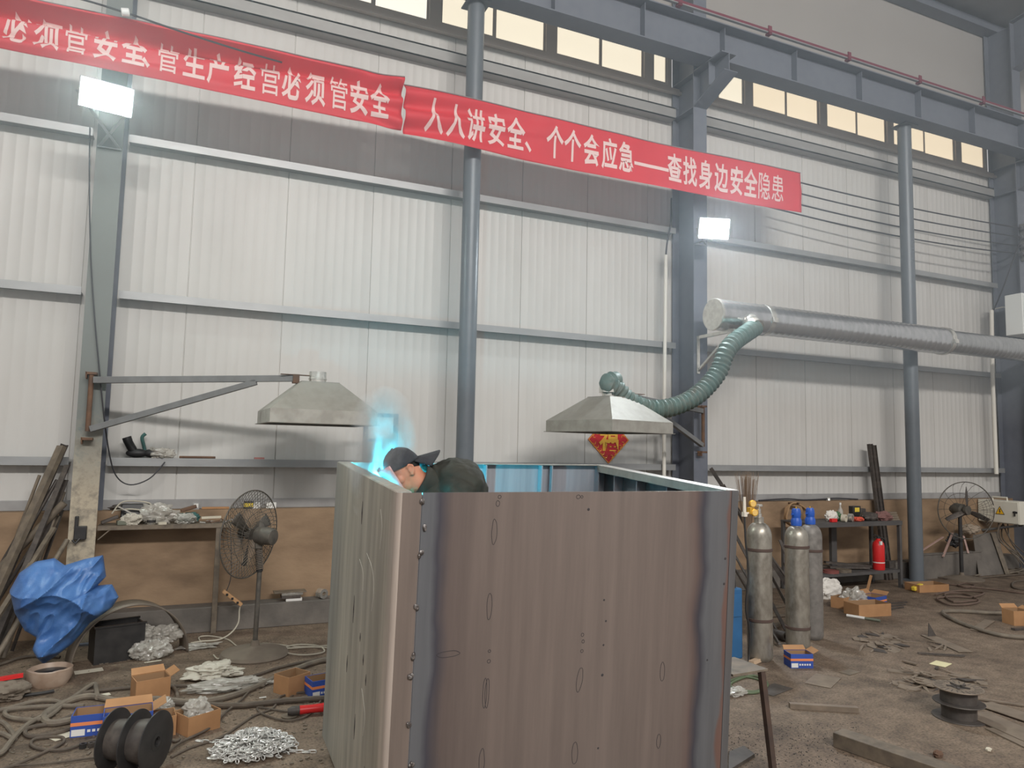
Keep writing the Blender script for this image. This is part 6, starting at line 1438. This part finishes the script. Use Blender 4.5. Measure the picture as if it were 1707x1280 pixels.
MB().cyl(a+V((0,-0.08,0)), a.lerp(b,0.55)+V((0,-0.08,0)), 0.016, n=12).build('white_half', m_whiteprint, t); MB().cyl(a.lerp(b,0.56)+V((0,-0.08,0)), b+V((0,-0.08,0)), 0.016, n=12).build('grey_half', m_grn, t)
q = F(1450,990); tag(MB().bar(q+V((0,0.05,0.0)),q+V((0.15,0.1,0.22)),0.03,0.02).build('brown_stick', m_kraft), 'brown stick standing slantwise in the blue carton heap', 'stick')
for k in range(3):
    a = F(1478,1006+5*k,0.01); tag(MB().bar(a, a+V((0.34,-0.02+0.03*k,0.0)),0.02,0.014).build('steel_bar', m_dark), 'short dark bar lying beside the blue carton heap', 'steel bar', 'short bars by the blue carton heap')
carton(1694,1040,.20,.17,.16,-0.3,'tan carton on the open floor at the edge of view',flaps=True)
q = F(1702,1046); tag(MB().bar(q+V((-0.22,-0.05,0.012)),q+V((0.3,-0.14,0.012)),0.05,0.02).build('steel_bar', m_dark), 'dark bar before the tan carton at the edge of view', 'steel bar')
m_rh = mat('brownish_hose', (0.155,0.105,0.08), 0.75, c2=(0.10,0.07,0.055), sc=10, amt=0.6)
rh = [([(1740,1060),(1700,1062),(1660,1057),(1620,1045),(1590,1033),(1573,1023),(1576,1019),(1610,1019),(1660,1022),(1700,1020)],.022,'thick hose bending back on itself on the open floor',m_fhose2),
 ([(1740,990),(1707,989),(1660,983),(1610,978),(1570,973),(1520,975)],.012,'hose running from the pipe post along the open floor',m_rh),
 ([(1560,992),(1575,988),(1610,985),(1640,989),(1620,996),(1590,995),(1562,998),(1580,1008),(1615,1008),(1632,1002),(1605,990),(1575,991),(1590,1004),(1628,1001)],.012,'reddish hose coil before the wide tan carton',m_rh),
 ([(1595,976),(1610,980),(1625,977),(1608,973),(1597,976)],.010,'small hose ring near the bare fan',m_rh),
 ([(1740,985),(1700,982),(1688,978),(1690,970),(1707,968),(1740,967)],.012,'hose loop at the edge of view below the cabinet',m_fhose),
 ([(1560,962),(1600,966),(1650,962),(1700,958),(1740,955)],.012,'hose lying near the foot of the bare fan',m_fhose),
 ([(1625,960),(1650,956),(1680,954),(1707,956),(1740,962)],.014,'dusty hose under the hanging cables',m_fhose2),
 ([(1660,952),(1680,948),(1700,950),(1690,955),(1668,955),(1675,949),(1705,953),(1735,950)],.012,'tangled hose at the foot of the leaning sheet',m_fhose)]
for i,(pts,r,lb,m) in enumerate(rh): hose(pts, r, lb, m, lift=0.003*(i % 4))
# cut out scrap: two scatters of plates, each a piece of its own
rnd = random.Random(21)
def scrap_poly(w, l):
    n = rnd.choice((4,4,5,6)); out = []
    for k in range(n):
        a = 2*pi*(k+rnd.uniform(-.25,.25))/n; out.append((w*cos(a)*rnd.uniform(.7,1.1), l*sin(a)*rnd.uniform(.7,1.1)))
    return out
def scatter(cx, cy, rx, ry, n, s, label, group):
    for i in range(n):
        a = rnd.random()*2*pi; r = sqrt(rnd.random()); px, py = cx+rx*r*cos(a), cy+ry*r*sin(a)
        k = rnd.random(); hgt = 0.035*(1-r)*rnd.random()
        if k < 0.45: w, l = s*rnd.uniform(.5,.9), s*rnd.uniform(.35,.7)
        else: w, l = s*rnd.uniform(.9,1.5), s*rnd.uniform(.10,.2)
        flat(px, py, 0, 0, rnd.random()*pi, label, m_scrap if rnd.random() < .8 else m_dark, 'scrap_plate', 'scrap', 0.008, 0.001+hgt, group, scrap_poly(w, l), rnd.uniform(0, .12))
scatter(1468,1072,46,15,30,.11,'small torch cut plate scrap in the dark scatter beyond the gas cylinders','scrap scatter beyond the gas cylinders')
scatter(1552,1078,28,7,6,.09,'lone scrap piece on the floor beyond the dark scatter','lone scrap pieces')
scatter(1568,1138,70,17,32,.11,'torch cut plate scrap in the scatter around the standing spool','scrap scatter by the standing spool')
def ringp_(cx, cy, r0, r1, rot, label):
    p = F(cx, cy); o = MB().lathe([(r0,0.0),(r1,0.0),(r1,0.006),(r0,0.006),(r0,0.0)], (0,0,0), n=20, cap=False); b = bpy.data.objects.new('scrap_ring', o.mesh('scrap_ring')); COL.objects.link(b)
    b.data.materials.append(m_scrap); b.location = (p.x,p.y,0.03); b.rotation_euler = (rot,0.1,0); tag(b, label, 'scrap', 'ring scraps by the standing spool')
for px, py, r in ((1518,1140,.06),(1533,1143,.055),(1512,1122,.05),(1546,1130,.055),(1620,1150,.05)): ringp_(px, py, r*0.6, r, 0.12, 'cut ring scrap lying in the scatter by the standing spool')
fl = [((1480,1118),(1604,1134),.09,.008,'long flat strip lying behind the scrap around the standing spool'),
 ((1546,1060),(1610,1088),.14,.006,'tapering steel strip on the open floor'),
 ((1530,1091),(1608,1096),.02,.012,'thin dark rod on the open floor'),
 ((1316,1180),(1430,1187),.045,.035,'square steel bar alone on the floor before the gas cylinders'),
 ((1625,1190),(1760,1250),.22,.008,'wide plate strip beside the standing spool'),
 ((1640,1175),(1760,1215),.18,.006,'plate strip lying farther behind the standing spool'),
 ((1655,1215),(1760,1265),.12,.008,'pinkish plate strip with a slot, nearest the standing spool'),
 ((1625,1166),(1720,1180),.03,.01,'narrow bar behind the standing spool'),
 ((1505,1104),(1528,1110),.03,.012,'small bent bar on the open floor'),
 ((1597,1141),(1627,1146),.04,.012,'bright pale strip on top of the scrap by the spool'),
 ((1626,1052),(1650,1035),.10,.006,'short plate piece crossed under the thick hose')]
for k,(p0,p1,w,h,lb) in enumerate(fl):
    a, b = F(*p0), F(*p1); z = h/2+0.001+0.004*(k % 3); tag(MB().bar(a+V((0,0,z)), b+V((0,0,z)), w, h).build('steel_strip', m_tin if 'bright' in lb else (m_dark if 'dark' in lb else m_scrap)), lb, 'steel bar')
a, b = V((3.93,3.56,0.045)), V((4.16,2.55,0.045)); tag(MB().bar(a, b, 0.13, 0.09).build('square_beam', m_bar, bevel=0.004), 'heavy square steel beam lying in front, nearest the camera', 'steel beam')
flat(1568,1107,.17,.13,0.3,'yellowish paper square on the open floor',m_yel if False else mat('yellow_paper',(0.66,0.60,0.36),0.8),'paper_sheet','paper',0.003,0.002)
for px, py, s, lb in ((1564,1262,.022,'small rusty lump on the floor near the heavy beam'),(1648,1252,.014,'tiny pale pebble on the floor near the heavy beam'),(1562,1116,.015,'small dark lump below the yellowish paper')):
    q = F(px,py); tag(crumple(q+V((0,0,s*0.8)),(s*1.5,s,s),151+px,0.3).build('pebble', m_rust if 'rusty' in lb else (m_paper if 'pale' in lb else m_dark)), lb, 'pebble')
# tapering strip's bent end
q = F(1553,1062); tag(MB().prism([q+V((-0.05,0,0.01)), q+V((0.07,0,0.01)), q+V((-0.01,0.02,0.14))],(0,1,0),0.006).build('triangle_offcut', m_dark), 'dark triangular offcut standing up on the open floor', 'offcut')
# standing wire spool on its flange
q = F(1599,1196); t = thing('wire_spool', 'wire spool standing upright on its flange among the scrap', 'spool', q)
for z, r in ((0.0,0.172),(0.105,0.165),(0.205,0.16)):
    MB().lathe([(0.05,z),(r,z),(r+0.002,z+0.004),(r,z+0.008),(0.05,z+0.008),(0.05,z)], q, n=44, cap=False).build('flange', m_dark if z < 0.2 else m_scrap, t)
MB().lathe([(0.05,0.009),(0.112,0.009),(0.113,0.104),(0.05,0.104)], q, n=36, cap=False).lathe([(0.05,0.114),(0.118,0.114),(0.118,0.204),(0.05,0.204)], q, n=36, cap=False).build('wire_winding', m_dark, t)
MB().lathe([(0.049,0.0),(0.049,0.216),(0.028,0.216),(0.028,0.0)], q, n=28, cap=False).build('core', m_dark, t)
for k in range(5):
    a = 2*pi*k/5; MB().bar(q+V((0.029*cos(a),0.029*sin(a),0.218)), q+V((0.075*cos(a),0.075*sin(a),0.218)),0.016,0.008).build('spoke', m_dark, t)
sl = MB()
for k in range(24):
    a = 2*pi*k/24; sl.bar(q+V((0.10*cos(a),0.10*sin(a),0.2135)), q+V((0.15*cos(a+0.06),0.15*sin(a+0.06),0.2135)),0.006,0.002)
sl.build('flange_ribs', m_dark, t)
# dark smudges of grit are in the floor; loose grit before the heavy beam
gb = MB(); rnd = random.Random(8)
for k in range(420):
    p = F(rnd.uniform(1215,1430), rnd.uniform(1205,1279)); s = rnd.uniform(.002,.006); gb.box(p+V((0,0,s*0.4)),(s,s,s*0.8),rz(rnd.random()))
tag(gb.build('floor_grit', m_dark), 'loose grit on the floor between low stand and heavy beam', 'grit', kind='stuff')
gb = MB()
for k in range(700):
    p = F(rnd.uniform(-40,540), rnd.uniform(1075,1279)); s = rnd.uniform(.004,.014); gb.box(p+V((0,0,s*0.3)),(s*rnd.uniform(1,3),s,s*0.5),rz(rnd.random()*3))
tag(gb.build('floor_debris', m_bar), 'fine debris on the floor among the hoses', 'debris', kind='stuff')
# ------------------------------------------------------------------ thin smoke hanging in the hall
HAZE = 0.019
mh = bpy.data.materials.new('hall_haze'); mh.use_nodes = True; nt = mh.node_tree; nt.nodes.remove(nt.nodes['Principled BSDF'])
vs_ = nt.nodes.new('ShaderNodeVolumeScatter'); vs_.inputs['Density'].default_value = HAZE; vs_.inputs['Color'].default_value = (0.84,0.92,1.0,1)
vs_.inputs['Anisotropy'].default_value = 0.0
nt.links.new(vs_.outputs[0], nt.nodes['Material Output'].inputs['Volume'])
hz = MB().box2((-5.5,2.6,2.35),(15.5,8.0,9.4)).build('haze', mh); tag(hz, 'thin welding haze hanging in the hall in front of the wall', 'haze', kind='stuff')
# ------------------------------------------------------------------ repeats of a kind share a group
GROUPS = {'gas_cylinder':'gas cylinders', 'cardboard_box':'cardboard cartons on the floor', 'floodlight':'floodlights on the columns', 'extraction_hood':'fume hoods on wall arms',
 'swing_arm':'wall arms of the fume hoods', 'pedestal_fan':'pedestal fans', 'wire_spool':'wire spools on the floor', 'banner':'red safety banners', 'steel_column':'steel columns along the wall',
 'pipe_post':'pipe posts under the crane beam', 'hose':'hoses on the floor', 'plastic_bag':'plastic bags', 'paper_sheet':'paper scraps on the floor', 'steel_strip':'steel strips on the floor',
 'hex_nut':'hex nuts on the floor', 'work_boot':'boots on the wall rail', 'steel_channel':'channels behind the workbench', 'support_block':'blocks under the steel box',
 'white_carton':'white cartons on the ledge', 'stacked_packet':'packets stacked on the kerb', 'conduit':'cream conduits'}
for o in COL.objects:
    if o.parent is None and 'category' in o and 'group' not in o:
        k = o.name.split('.')[0]
        if k in GROUPS: o['group'] = GROUPS[k]
